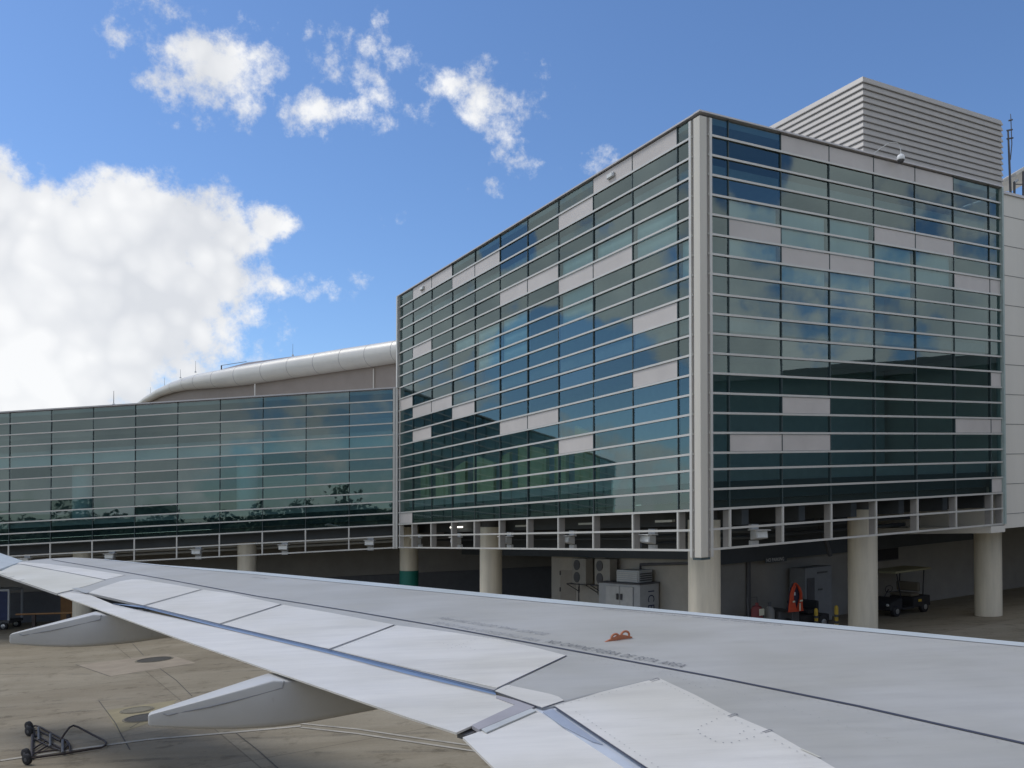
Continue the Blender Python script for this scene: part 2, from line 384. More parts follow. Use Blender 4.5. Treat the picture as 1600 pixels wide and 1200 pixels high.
# ------------------------------------------------------------------ ground
def apron():
    m = bpy.data.materials.new('apron_concrete'); m.use_nodes = True
    nt = m.node_tree; N = nt.nodes; L = nt.links; b = N['Principled BSDF']; b.inputs['Roughness'].default_value = .85
    tc = N.new('ShaderNodeTexCoord')
    def noise(sc, det, rough=.6, scale=(1,1,1), rot=0):
        mp = N.new('ShaderNodeMapping'); mp.inputs['Scale'].default_value = scale; mp.inputs['Rotation'].default_value = (0,0,rot)
        L.new(tc.outputs['Object'], mp.inputs[0])
        n = N.new('ShaderNodeTexNoise'); n.inputs['Scale'].default_value = sc; n.inputs['Detail'].default_value = det; n.inputs['Roughness'].default_value = rough
        L.new(mp.outputs[0], n.inputs['Vector']); return n.outputs[0]
    def ramp(src, p0, c0, p1, c1):
        r = N.new('ShaderNodeValToRGB'); e = r.color_ramp.elements
        e[0].position = p0; e[0].color = (*c0, 1); e[1].position = p1; e[1].color = (*c1, 1); L.new(src, r.inputs[0]); return r.outputs[0]
    def mul(a, c):
        x = N.new('ShaderNodeMix'); x.data_type = 'RGBA'; x.blend_type = 'MULTIPLY'; x.inputs[0].default_value = 1
        L.new(a, x.inputs[6]); L.new(c, x.inputs[7]); return x.outputs[2]
    base = ramp(noise(.16, 6, .6), .3, (.275, .24, .175), .7, (.355, .31, .235))
    st = ramp(noise(.5, 7, .7, (.35, 1.6, 1), R(-25)), .36, (.80, .78, .74), .62, (1, 1, 1))
    sp = ramp(noise(1.3, 8, .75), .36, (.70, .68, .64), .46, (1, 1, 1))
    fine = ramp(noise(14, 6, .8), .3, (.86, .86, .86), .7, (1.06, 1.06, 1.06))
    # slab tint and joints: 7.6 m bays lined up with the building grid
    mp = N.new('ShaderNodeMapping'); mp.inputs['Rotation'].default_value = (0, 0, R(-30.55)); mp.inputs['Location'].default_value = (2.05, -.9, 0)
    L.new(tc.outputs['Object'], mp.inputs[0])
    br = N.new('ShaderNodeTexBrick'); br.offset = 0; br.inputs['Scale'].default_value = 1
    br.inputs['Brick Width'].default_value = 7.0; br.inputs['Row Height'].default_value = 4.7
    br.inputs['Mortar Size'].default_value = .022; br.inputs['Mortar Smooth'].default_value = .3; br.inputs['Bias'].default_value = 0
    br.inputs['Color1'].default_value = (1, 1, .98, 1); br.inputs['Color2'].default_value = (.86, .84, .80, 1); br.inputs['Mortar'].default_value = (.62, .60, .57, 1)
    L.new(mp.outputs[0], br.inputs['Vector'])
    c = mul(mul(mul(mul(base, st), sp), fine), br.outputs[0])
    L.new(c, b.inputs['Base Color'])
    bp = N.new('ShaderNodeBump'); bp.inputs['Strength'].default_value = .35; bp.inputs['Distance'].default_value = .01
    L.new(noise(18, 6, .8), bp.inputs['Height']); L.new(bp.outputs[0], b.inputs['Normal'])
    g = MB(); g.add([S(-500,-500,ZG), S(500,-500,ZG), S(500,500,ZG), S(-500,500,ZG)], [(0,1,2,3)])
    structure(g.build('apron', m))
    def gpt(x, y, lift=.0):
        r = ray(x, y); t = (ZG+lift)/(r.z-K*r.x); return r*t
    mw = mat('worn_white_line', (.40, .37, .31), .8, 0, .22, 2.5)
    def line(name, pts, w, z):
        z = .012+z*.1
        m_ = MB()
        for i in range(len(pts)-1):
            a, b_ = Vector(pts[i]), Vector(pts[i+1]); d = (b_-a).normalized(); n = Vector((-d.y, d.x))*w/2
            m_.add([S(*(a+n), ZG+z), S(*(b_+n), ZG+z), S(*(b_-n), ZG+z), S(*(a-n), ZG+z)], [(0,1,2,3)])
        structure(m_.build(name, mw, fix=False))
    p = [gpt(*q).xy for q in ((-120,1215),(0,1189),(120,1171),(230,1156),(350,1146),(470,1135))]
    line('painted_line', p, .17, .004)
    p = [gpt(*q).xy for q in ((470,1131),(560,1140),(640,1152),(740,1166),(860,1184))]
    line('painted_line', p, .10, .008)
    p = [gpt(*q).xy for q in ((470,1137),(560,1147),(640,1159),(740,1174),(860,1194))]
    line('painted_line', p, .10, .012)
    tm = bpy.data.materials.new('tyre_rubber'); tm.use_nodes = True
    nt2 = tm.node_tree; b2 = nt2.nodes['Principled BSDF']; b2.inputs['Base Color'].default_value = (.09, .085, .075, 1); b2.inputs['Roughness'].default_value = .9
    tc2 = nt2.nodes.new('ShaderNodeTexCoord'); n2 = nt2.nodes.new('ShaderNodeTexNoise'); n2.inputs['Scale'].default_value = 1.1; n2.inputs['Detail'].default_value = 8
    nt2.links.new(tc2.outputs['Object'], n2.inputs['Vector'])
    r2 = nt2.nodes.new('ShaderNodeMapRange'); r2.inputs[1].default_value = .42; r2.inputs[2].default_value = .75; r2.inputs[3].default_value = 0; r2.inputs[4].default_value = .3
    nt2.links.new(n2.outputs[0], r2.inputs[0]); nt2.links.new(r2.outputs[0], b2.inputs['Alpha'])
    def tyre(x0, y0, ang, rad, ln, z):
        pts = []; m_ = MB(); th = ang
        p = Vector((x0, y0)); st = .5
        for i in range(int(ln/st)):
            pts.append(p.copy()); p += Vector((cos(th), sin(th)))*st; th += st/rad
        for off in (-.8, .8):
            for a, b_ in zip(pts, pts[1:]):
                d = (b_-a).normalized(); n = Vector((-d.y, d.x)); a2 = a+n*off; b3 = b_+n*off; w = n*.11
                m_.add([S(*(a2+w), ZG+z), S(*(b3+w), ZG+z), S(*(b3-w), ZG+z), S(*(a2-w), ZG+z)], [(0,1,2,3)])
        structure(m_.build('tyre_marks', tm, fix=False))
    tyre(-30, 27, -.15, 60, 40, .003); tyre(-26, 37, -.35, 90, 36, .004); tyre(-18, 20.5, .1, -70, 24, .005)
    def sheet(name, px, z, m_):
        P = [gpt(*q) for q in px]; mm = MB(); mm.add([S(q.x, q.y, ZG+z) for q in P], [tuple(range(len(P)))]); structure(mm.build(name, m_, fix=False))
    sheet('repaired_slab', [(164,1110),(276,1094),(256,1122),(186,1146)], .006, mat('slab_ochre', (.285, .245, .15), .85, 0, .16, 1.6))
    sheet('repaired_slab', [(120,1039.5),(262,1022),(306,1036),(172,1057)], .006, mat('slab_pink', (.315, .265, .20), .85, 0, .14, 1.2))
    mj = mat('joint_tar', (.11, .10, .085), .9, 0, .3, 4)
    def tar(px, w, z):
        P = [gpt(*q).xy for q in px]; m_ = MB()
        for i in range(len(P)-1):
            d = (P[i+1]-P[i]).normalized(); n = Vector((-d.y, d.x))*w/2
            m_.add([S(*(P[i]+n), ZG+z), S(*(P[i+1]+n), ZG+z), S(*(P[i+1]-n*.7), ZG+z), S(*(P[i]-n*.7), ZG+z)], [(0,1,2,3)])
        structure(m_.build('slab_joint', mj, fix=False))
    for i, q in enumerate(([(118,1038.5),(172,1057)], [(207,1006),(224,1024)], [(250,1045),(275,1063),(300,1088)], [(154,1095),(180,1130),(188,1146),(203,1172)], [(365,1143),(402,1172),(440,1206)],
              [(203,1138),(222,1127),(236,1123)])):
        tar(q, .035, .007+.0004*i)
    # drainage covers
    mh = mat('cast_iron', (.075, .07, .06), .7, .2, .3, 12)
    mf = mat('cover_frame', (.20, .18, .13), .8, 0, .2, 6)
    for i, (x, y, r, lab) in enumerate(((241,1031,.66,'dark round manhole cover alone on the apron below the outer flap fairing'),
                             (226,1122,.52,'dark round manhole cover at the tip of the near flap fairing'),
                             (214,1110,.42,'pale worn round manhole cover next to a darker one by the near fairing'))):
        p = gpt(x, y); c = (p.x, p.y, p.z+EYE+.014)
        t = thing('manhole_cover', lab, 'manhole cover', c); t.rotation_euler = (0, -math.atan(K), 0)
        MB().lathe([(r, .0), (r, .012), (r*.9, .016), (r*.9, .008), (r*.0+.02, .008)], n=36).build('lid', mh if i < 2 else mf, t, world=False)
        MB().lathe([(r*1.12, -.03), (r*1.12, .006), (r*1.02, .006), (r*1.02, -.03)], n=36).build('rim', mf, t, world=False)
apron()

# ------------------------------------------------------------------ curtain wall builder
L_PANELS = {(0,9),(0,8),(0,2),(0,1),(1,7),(1,6),(1,3),(4,5),(4,4),(5,3),(5,2),(9,1),(5,9),(12,1),(9,10),(10,9),(10,8),(11,7),(12,9),(13,5),(13,4),(15,3),(19,10)}
R_PANELS = {(0,2),(0,3),(0,4),(0,5),(5,1),(4,4),(4,5),(6,2),(6,3),(6,6),(6,7),(12,7),(14,2),(15,6),(15,7),(16,1),(16,2),(19,7)}
L_BLINDS = {(4,1),(5,1),(4,2),(4,3),(6,3),(7,3),(6,0),(7,0),(6,5),(7,5),(6,6),(8,6),(8,5),(6,7),(7,6)}
R_BLINDS = {(4,1),(6,1),(5,2),(5,3),(5,4),(6,4),(5,5),(7,2),(7,3),(4,3),(6,5),(7,4),(4,2)}
def curtain(face, parent, cols, r0, r1, rtop_open, panels, blinds, panes, end0, end1, sub=1):
    for r in range(r0, r1):
        z1, z0 = ROW[r], ROW[r+1]
        for c in range(len(cols)-1):
            t0, t1 = cols[c]+.02, cols[c+1]-.02
            if (r, c) in panels:
                MB().box(t0, t1, 0, .05, z0+.045, z1-.045, face.P).build('spandrel_panel', M_PANEL, parent)
                continue
            e1 = random.gauss(0, .004); e2 = random.gauss(0, .004)
            h = z1-z0-.08; w = t1-t0
            q = MB().add([face.P(t0, .02, z0+.04), face.P(t1, .02+w*e1, z0+.04), face.P(t1, .02+w*e1+h*e2, z1-.04), face.P(t0, .02+h*e2, z1-.04)], [(0,1,2,3)])
            pts = [Vector(v) for v in q.v]
            if (pts[1]-pts[0]).cross(pts[3]-pts[0]).xy.dot(face.n) > 0: q.f = [(3,2,1,0)]
            ctr = sum(pts, Vector())/4-Vector((0,0,EYE))
            nrm = (pts[1]-pts[0]).cross(pts[3]-pts[0]); inview = abs(ctr.x/ctr.y) < .6
            panes.append((abs(nrm.dot(ctr))/ctr.length**3 if inview else 0, q, parent))
            if (r, c) in blinds:
                MB().box(t0+.05, t1-.05, .16, .18, z0+.02, z1-.02, face.P).build('roller_blind', M_BLIND, parent)
    for r in range(r0+1, rtop_open+1):
        MB().box(end0, end1, -.035, .0, ROW[r]-.033, ROW[r]+.033, face.P).build('transom', M_RAIL, parent)
    for c in range(1, len(cols)-1):
        MB().box(cols[c]-.014, cols[c]+.014, -.012, .10, ROW[r1]+.045, ROW[r0], face.P).build('mullion', M_JOINT, parent)
def flush_panes(panes, limit=100):
    panes.sort(key=lambda p: -p[0])
    for _, q, par in panes[:limit]: q.build('glass_pane', M_GLASS, par, fix=False)
    if len(panes) > limit:
        m = MB()
        for _, q, par in panes[limit:]: m.add(q.v, q.f)
        o = m.build('glass_pane', M_GLASS, panes[0][2], fix=False); o['kind'] = 'stuff'

# ------------------------------------------------------------------ main terminal block
def terminal():
    t = thing('terminal_building', 'tall glass and panel terminal block with a cream corner post raised on columns', 'terminal building', AB(11, 8, ZG))
    Lc = [.41]+[1.01+2.196*i for i in range(10)]+[22.4]
    Rc = [.41]+[1.15+2.2605*i for i in range(7)]+[15.42]
    panes = []
    curtain(FL, t, Lc, 0, 20, 22, L_PANELS, L_BLINDS, panes, .30, 22.52)
    curtain(FR, t, Rc, 0, 20, 22, R_PANELS, R_BLINDS, panes, .30, 15.46)
    flush_panes(panes)
    # lower open grid: white verticals with deep grey fins behind
    for face, cols in ((FL, Lc), (FR, Rc)):
        for c in cols[1:]:
            if c > 22: continue
            MB().box(c-.035, c+.035, -.03, .02, ROW[22]+.034, ROW[20]-.034, face.P).build('grid_post', M_RAIL, t)
            MB().box(c-.03, c+.03, .022, .26, ROW[22]+.0, ROW[20]-.05, face.P).build('fin', mat('fin_grey', (.30, .29, .28), .5), t)
    # corner post with two grooves, side trims, left end trim, right end trim
    m = MB()
    prof = [(.41,-.10),(.41,.02),(.33,.02),(.33,-.06),(.0,-.06)]
    z0, z1 = ZB-.22, ZB+HT-.0
    zt = z1-.10
    MB().box(-.06, .22, -.06, .22, z0, zt, AB).build('corner_post', M_POST, t, bevel=.015)
    MB().box(.221, .33, .0, .3, z0, zt, AB).build('post_groove', M_POSTG, t)
    MB().box(.0, .22, .221, .33, z0, zt, AB).build('post_groove', M_POSTG, t)
    MB().box(.331, .43, -.06, .06, z0, zt, AB).build('post_trim', M_RAIL, t)
    MB().box(-.06, .06, .331, .43, z0, zt, AB).build('post_trim', M_RAIL, t)
    MB().box(-.04, .32, -.04, .32, z0-.07, z0, AB).build('post_foot', M_JOINT, t)
    MB().box(22.42, 22.56, -.14, .2, ROW[8], ROW[0], AB).build('end_trim', M_RAIL, t)
    MB().box(22.30, 22.42, -.02, .2, ROW[22], ROW[8]-.01, AB).build('end_trim', M_RAIL, t)
    MB().box(-.10, .2, 15.42, 15.52, ROW[22], ROW[0], AB).build('end_trim', mat('trim_green', (.36, .44, .42), .5), t)
    # cap
    zc = ZB+HT
    MB().box(-.10, .18, -.10, 15.55, zc, zc+.05, AB).build('parapet_cap', M_CAP, t)
    MB().box(.182, 22.6, -.08, .18, zc, zc+.05, AB).build('parapet_cap', M_CAP, t)
    MB().box(.06, 22.4, .06, 15.4, zc-.22, zc-.02, AB).build('roof_deck', M_ROOF, t)
    # floors and inner walls
    for r in (10, 2, 18):
        MB().box(.5, 22.3, .5, 15.2, ROW[r]-.35, ROW[r]-.03, AB).build('floor_slab', M_SLAB, t)
    MB().box(5.0, 22.3, 5.0, 5.2, ROW[18], zc-.5, AB).build('inner_wall', M_INNER, t)
    MB().box(5.0, 5.2, 5.21, 15.2, ROW[18], zc-.5, AB).build('inner_wall', M_INNER, t)
    for a0_, a1_, zl, zr in ((6.6,8.0,2.75,3.3),(8.6,9.4,2.9,2.7),(10.0,12.2,2.6,3.0),(12.9,13.7,2.75,2.6),(14.3,16.2,2.4,2.9),(17.0,18.0,2.7,2.5),(18.8,20.2,2.2,2.6),(21.0,22.0,2.9,2.9)):
        p = [AB(a0_,1.0,ROW[18]),AB(a1_,1.0,ROW[18]),AB(a1_,1.15,ROW[18]),AB(a0_,1.15,ROW[18]),AB(a0_,1.0,zl),AB(a1_,1.0,zr),AB(a1_,1.15,zr),AB(a0_,1.15,zl)]
        MB().hexa(p).build('inner_screen', mat('screen_yellow', (.62, .58, .30), .7), t)
    # left end wall, rear wall close the block
    MB().box(22.42, 22.56, .21, 15.4, ROW[20], zc-.01, AB).build('side_wall', M_PANEL, t)
    sb = mat('spandrel_back', (.06, .075, .08), .7)
    MB().box(.5, 22.35, .30, .36, ROW[20]+.26, ROW[18]-.36, FL.P).build('spandrel_back', sb, t)
    MB().box(.5, 15.4, .30, .36, ROW[20]+.26, ROW[18]-.36, FR.P).build('spandrel_back', sb, t)
    # undercroft deck, beams
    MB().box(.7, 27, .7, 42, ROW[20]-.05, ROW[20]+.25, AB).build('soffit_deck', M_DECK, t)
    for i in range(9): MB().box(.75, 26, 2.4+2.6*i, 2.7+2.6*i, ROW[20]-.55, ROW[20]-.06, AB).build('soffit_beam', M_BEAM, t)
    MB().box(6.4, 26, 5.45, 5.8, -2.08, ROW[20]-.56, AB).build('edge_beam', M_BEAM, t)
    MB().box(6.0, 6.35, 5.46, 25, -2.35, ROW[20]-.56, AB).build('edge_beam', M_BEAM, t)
    # hung pipes and lamps in the undercroft
    for b_, z_, r_ in ((3.4, -.9, .07), (3.9, -1.15, .05), (4.4, -.8, .09)):
        MB().tube([AB(1.2, b_, z_), AB(26, b_, z_)], r_, 8).build('pipe', M_BEAM, t, 40)
    for a_, z_, r_ in ((3.6, -.95, .06), (4.3, -1.25, .08)):
        MB().tube([AB(a_, 1.2, z_), AB(a_, 24, z_)], r_, 8).build('pipe', M_BEAM, t, 40)
    MB().tube([AB(4.6, 10.4, -.7), AB(4.6, 10.9, -1.6), AB(4.6, 11.2, -2.3)], .09, 8).build('pipe', M_DKGREY, t, 40)
    MB().box(19.4, 20.6, 2.0, 2.12, -.45, -.38, AB).build('light_strip', M_TUBELIGHT, t)
    for a_ in (13.2, 8.3, 3.6): MB().box(a_, a_+.9, 2.0, 2.14, -.50, -.42, AB).build('light_strip', M_LAMPG, t)
    # columns
    for a_, b_, zt_ in ((1.6,1.6,-.45),(1.6,9.3,-.45),(1.6,17.1,-.45),(15.6,1.6,-.45),(24.8,1.6,-.3)):
        c = O2+U*a_+V*b_; base = S(c.x, c.y, ZG)
        o = MB().lathe([(.51, -.1), (.51, zt_-ZG)], base, 40).build('column', M_COLUMN, t, 50)
        if a_ == 24.8:
            MB().lathe([(.518, .0), (.518, 2.42)], base, 40).build('painted_band', M_GREEN, o, 50)
            MB()
        MB().lathe([(.42, zt_-ZG), (.42, zt_-ZG+.32)], base, 24).build('column_head', M_DKGREY, t, 50)
    # wall lights near the parapet
    for a_ in (19.6, 4.33):
        o = MB().box(a_-.20, a_+.20, -.09, -.001, ROW[0]-.40, ROW[0]-.22, AB)
        w = o.build('wall_light', M_GREYP, t, bevel=.05)
        MB().box(a_-.14, a_+.14, -.105, -.091, ROW[0]-.37, ROW[0]-.26, AB).build('lens', M_LAMPG, w)
    return t
TERM = terminal()

def cream_block():
    t = thing('cream_wall_building', 'plain cream panel-clad block joined to the right end of the glass terminal', 'building', AB(8, 20, ZG))
    z1, z0 = 11.47, -1.49
    MB().box(-.02, 22, 15.525, 40, z0, z1, AB).build('wall', M_CREAM, t)
    for k in range(11): MB().box(-.028, -.019, 15.53, 40, z1-.84-1.157*k-.012, z1-.84-1.157*k+.012, AB).build('joint', M_JOINTL, t)
    MB().box(-.08, .4, 15.50, 40, z1+.001, z1+.10, AB).build('coping', M_CAP, t)
    MB().box(-.04, 6, 14.6, 15.52, -1.62, -1.37, AB).build('soffit_edge', M_CREAM, t)
cream_block()

def louvres():
    t = thing('louvre_screen', 'large square louvred plant screen of cream slats on the terminal roof', 'louvre screen', AB(2, 10, ROW[0]-.2))
    a0, b0, zt, p = 2.0, 10.0, 15.82, .243
    b1, a1 = 19.0, 14
    for k in range(17):
        zz = zt-p*k
        m = MB()
        # each slat: a tilted blade around both faces and the far end
        def P(a, b, z): return AB(a, b, z)
        i, o_ = .0, .055
        def ring(off, z): return [P(a1, b0-off, z), P(a0-off, b0-off, z), P(a0-off, b1+off, z), P(a1, b1+off, z)]
        r1 = ring(.0, zz); r2 = ring(o_, zz-p*.80); r3 = ring(o_, zz-p*.92); r4 = ring(-.02, zz-p*.96)
        for A_, B_ in ((r1, r2), (r2, r3), (r3, r4), (r4, r1)):
            m.add(A_+B_, [(j, j+1, 4+j+1, 4+j) for j in range(3)])
        m.build('slat', M_LOUV, t)
    MB().box(a0+.08, a1, b0+.08, b1-.08, ROW[0]-.25, zt-.12, AB).build('backing', mat('louvre_back', (.16, .16, .16), .8), t)
louvres()

def camera_dome():
    p = AB(0, 8.62, ROW[0]+.1)
    t = thing('security_camera', 'white dome security camera hanging from a bent arm over the roof edge', 'camera', p)
    f = lambda b, a, z: AB(a, 8.1+b, ROW[0]+.1+z)
    pts = [(-.1,.1,0),(.15,0,.20),(.42,-.12,.38),(.58,-.2,.43),(.72,-.26,.42),(.82,-.3,.33),(.86,-.32,.16),(.86,-.32,.02)]
    MB().tube([f(*q) for q in pts], .015, 8).build('arm', mat('arm_grey', (.55, .55, .53), .4), t, 40)
    c = f(.86, -.32, -.02)
    MB().lathe([(.03,.05),(.06,.03),(.105,0),(.13,-.065),(.134,-.14),(.126,-.16)], c, 20).build('housing', M_WHITE, t, 40)
    MB().lathe([(.122,-.161),(.11,-.20),(.073,-.25),(.025,-.27)], c, 20).build('dome', M_DKGREY, t, 40)
camera_dome()

# ------------------------------------------------------------------ low glass concourse to the left
def concourse():
    t = thing('glass_concourse', 'long low glass-fronted concourse with horizontal silver rails on the left', 'terminal building', FA.P(14, 5, ZG))
    n = 15
    cols = [.28]+[.28+2.286*(i+1) for i in range(n)]
    panes = []
    end = cols[-1]
    curtain(FA, t, cols, 8, 20, 22, set(), set(), panes, .24, end+.05)
    flush_panes(panes)
    for c in cols[1:]:
        MB().box(c-.035, c+.035, -.03, .02, ROW[22]+.034, ROW[20]-.034, FA.P).build('grid_post', M_RAIL, t)
    MB().box(.0, .11, -.16, .1, ROW[22]-.05, ROW[8], FA.P).build('corner_trim', M_RAIL, t)
    MB().box(.135, .245, -.16, .1, ROW[22]-.05, ROW[8], FA.P).build('corner_trim', M_RAIL, t)
    MB().box(.111, .134, -.10, .1, ROW[22]-.05, ROW[8], FA.P).build('corner_groove', M_POSTG, t)
    MB().box(0, end+.1, -.15, .2, ROW[8]+.0, ROW[8]+.07, FA.P).build('parapet_cap', M_CAP, t)
    MB().box(.3, end, .06, 14, ROW[8]-.22, ROW[8]-.02, FA.P).build('roof_deck', M_ROOF, t)
    MB().box(.3, end, .25, 14, ROW[18]-.32, ROW[18]-.02, FA.P).build('floor_slab', M_SLAB, t)
    MB().box(.3, end, .30, .36, ROW[20]+.26, ROW[18]-.33, FA.P).build('spandrel_back', mat('spandrel_back', (.06, .075, .08), .7), t)
    MB().box(.3, end, .40, 14, ROW[12]+.0, ROW[12]+.25, FA.P).build('ceiling', M_SLAB, t)
    MB().box(.3, end, .35, .5, ROW[13]+.04, ROW[12]-.01, FA.P).build('bulkhead', M_BULK, t)
    MB().box(.3, end, 9, 9.2, ROW[18], ROW[12]-.01, FA.P).build('inner_wall', M_INNER, t)
    MB().box(.3, end, 9, 9.2, ROW[12]+.26, ROW[8]-.41, FA.P).build('inner_wall', M_INNER, t)
    MB().box(end, end+.2, .2, 14, ROW[20], ROW[8], FA.P).build('side_wall', M_PANEL, t)
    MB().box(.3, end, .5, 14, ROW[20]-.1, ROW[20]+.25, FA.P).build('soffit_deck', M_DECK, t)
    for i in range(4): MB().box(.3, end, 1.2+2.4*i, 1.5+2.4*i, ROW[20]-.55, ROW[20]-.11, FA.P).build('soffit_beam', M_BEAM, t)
    for d_, z_ in ((3.1, -.85), (3.6, -1.05)):
        MB().tube([FA.P(.4, d_, z_), FA.P(end, d_, z_)], .07, 8).build('pipe', M_GREYP, t, 40)
    MB().box(3.4, 4.2, 1.6, 1.72, -.42, -.35, FA.P).build('light_strip', M_TUBELIGHT, t)
    # openings left between wall panels, and a lower dark plinth
    MB().box(-14, end, 9.0, 9.3, -3.2, ROW[20]-.1, FA.P).build('rear_wall', M_DARKWALL, t)
    MB().box(-14, end, 8.85, 9.3, ZG-.5, -3.21, FA.P).build('rear_plinth', mat('plinth_dark', (.13, .135, .15), .8), t)
    for s_ in (8.65, 17.86, 27.07):
        p = FA.o+FA.d*s_+FA.n*1.9; base = S(p.x, p.y, ZG)
        MB().lathe([(.50, -.1), (.50, -.5-ZG)], base, 36).build('column', M_COLUMN, t, 50)
        MB().lathe([(.56, ROW[18]-ZG), (.56, ROW[12]-.02-ZG)], base, 36).build('upper_column', M_BULK, t, 50)
    return t
concourse()

# ------------------------------------------------------------------ hall with the curved white fascia behind the concourse
def hall():
    t = thing('curved_roof_hall', 'hall with a rounded white metal fascia curving away behind the low concourse', 'building', S(-14, 62, ZG))
    # fascia centre line in plan: px column, distance, top and bottom px rows
    st = [(760,50.5,510,547),(690,52.5,521,557),(640,54,529,564),(622,54.5,531.5,566.8),(581,56,538,573),(541,57.3,544.2,578.6),(500,58.7,551,584.4),(459,60,557.7,590.3),(418,61.4,564.8,596.6),
          (376,62.8,572,602.6),(340,64.2,579,606),(311,65.6,584.5,608),(292,66.8,589.5,609.5),(272,68.2,596.5,613),(250,70,606.5,619.5),(228,72.5,620,630),(205,76,638,646)]
    C = []
    for x, d, y0, y1 in st:
        r = ray(x, (y0+y1)/2); p = r*(d/r.y); rad = (y1-y0)/2/F*d
        C.append((p+Vector((0, 0, EYE)), rad))
    m = MB(); pts = [c for c, _ in C]
    m.tube(pts, [r for _, r in C], 22)
    m.build('fascia', M_TUBE, t, 50)
    for i in range(3, 14):
        a = C[i][0]; dr = (C[i+1][0]-C[i-1][0]).normalized(); rad = C[i][1]
        MB().tube([a-dr*.02, a+dr*.02], rad*1.006, 22).build('fascia_seam', M_TUBEJ, t, 50)
    # roof sheet above, sloping up and back; wall below
    m = MB(); top = []; bk = []
    for c, r in C[:12]:
        top.append(Vector(c)+Vector((0, .1, r*.88)))
    ed = [Vector(q)+Vector((.8, 9, 1.85+.085*max(0, i-3))) for i, q in enumerate(top)]
    k = len(top)
    m.add(top+ed, [(i, i+1, k+i+1, k+i) for i in range(k-1)])
    dn = [q-Vector((0, 0, .25)) for q in top]; dne = [q-Vector((0, 0, .25)) for q in ed]
    m.add(dn+dne, [(i, k+i, k+i+1, i+1) for i in range(k-1)])
    m.add(top+dn, [(i, k+i, k+i+1, i+1) for i in range(k-1)]); m.add(ed+dne, [(i, i+1, k+i+1, k+i) for i in range(k-1)])
    m.build('roof', M_HALLROOF, t)
    m = MB(); up = [Vector(c)+Vector((.1, .25, -r*.2)) for c, r in C]; lo = [Vector((q.x, q.y, EYE-1)) for q in up]
    off = Vector((.2, .4, 0)); k = len(up)
    f = [(i, i+1, k+i+1, k+i) for i in range(k-1)]
    m.add(up+lo, f); m.add([q+off for q in up]+[q+off for q in lo], f)
    m.build('wall', M_HALL, t, fix=False)
    for x, z0, z1 in ((397, 604, 619), (551, 581, 602), (583, 577, 600)):
        r = ray(x, (z0+z1)/2); i = min(range(len(st)), key=lambda j: abs(st[j][0]-x)); d = st[i][1]-.02
        # vertical joint strips on the wall face
        q = r*(d/r.y)
        MB().box(q.x-.04, q.x+.04, q.y+.16, q.y+.24, q.z+EYE-1.2, q.z+EYE+.55).build('wall_joint', M_CREAM, t)
    return C, st
HC, HST = hall()
def rods():
    for i, (x, y0, y1) in enumerate(((457.5,537,552),(305.5,564,578),(282,577,587),(257,590,601),(235,605,617))):
        j = min(range(len(HST)), key=lambda q: abs(HST[q][0]-x)); d = HST[j][1]+.05
        a = ray(x, y1+3)*1.0; a = a*(d/a.y); h = (y1-y0+3)/F*d
        b = Vector((a.x, a.y, a.z+EYE))
        labs = ['thin lightning rod on the straight part of the curved fascia, right of the others', 'lightning rod where the fascia starts to bend, second from the right',
                'short lightning rod on the bending fascia just left of the roof end', 'short lightning rod low on the steep end of the fascia', 'lowest and leftmost lightning rod at the fascia end']
        t = thing('lightning_rod', labs[i], 'lightning rod', b, 'lightning rods along the curved fascia')
        MB().tube([(0,0,-.05),(0,0,h)], [.014, .008], 6).build('rod', M_DKGREY, t, world=False)
        MB().lathe([(.07,-.05),(.07,.02),(.03,.06)], n=10).build('foot', M_GREYP, t, world=False)
    # rod standing on the concourse parapet, and a bracket on the hall roof
    p = FA.P(15.2, .05, ROW[8]+.07)
    t = thing('lightning_rod', 'thin lightning rod on the flat parapet of the low concourse', 'lightning rod', p)
    MB().tube([(0,0,0),(0,0,.75)], [.02, .01], 6).build('rod', M_DKGREY, t, world=False)
    MB().lathe([(.07,0),(.07,.05),(.03,.09)], n=10).build('foot', M_GREYP, t, world=False)
    a = ray(346, 571); a = a*(65.2/a.y); b = ray(385, 565); b = b*(63.9/b.y); e = Vector((0,0,EYE))
    t = thing('roof_bracket', 'dark horizontal arm on a short stub above the hall roof edge', 'bracket', a+e)
    MB().tube([a+e+Vector((0,0,-.4)), a+e], .05, 6).build('stub', M_DKGREY, t)
    MB().tube([a+e, b+e], .02, 6).build('arm', M_DKGREY, t)
rods()

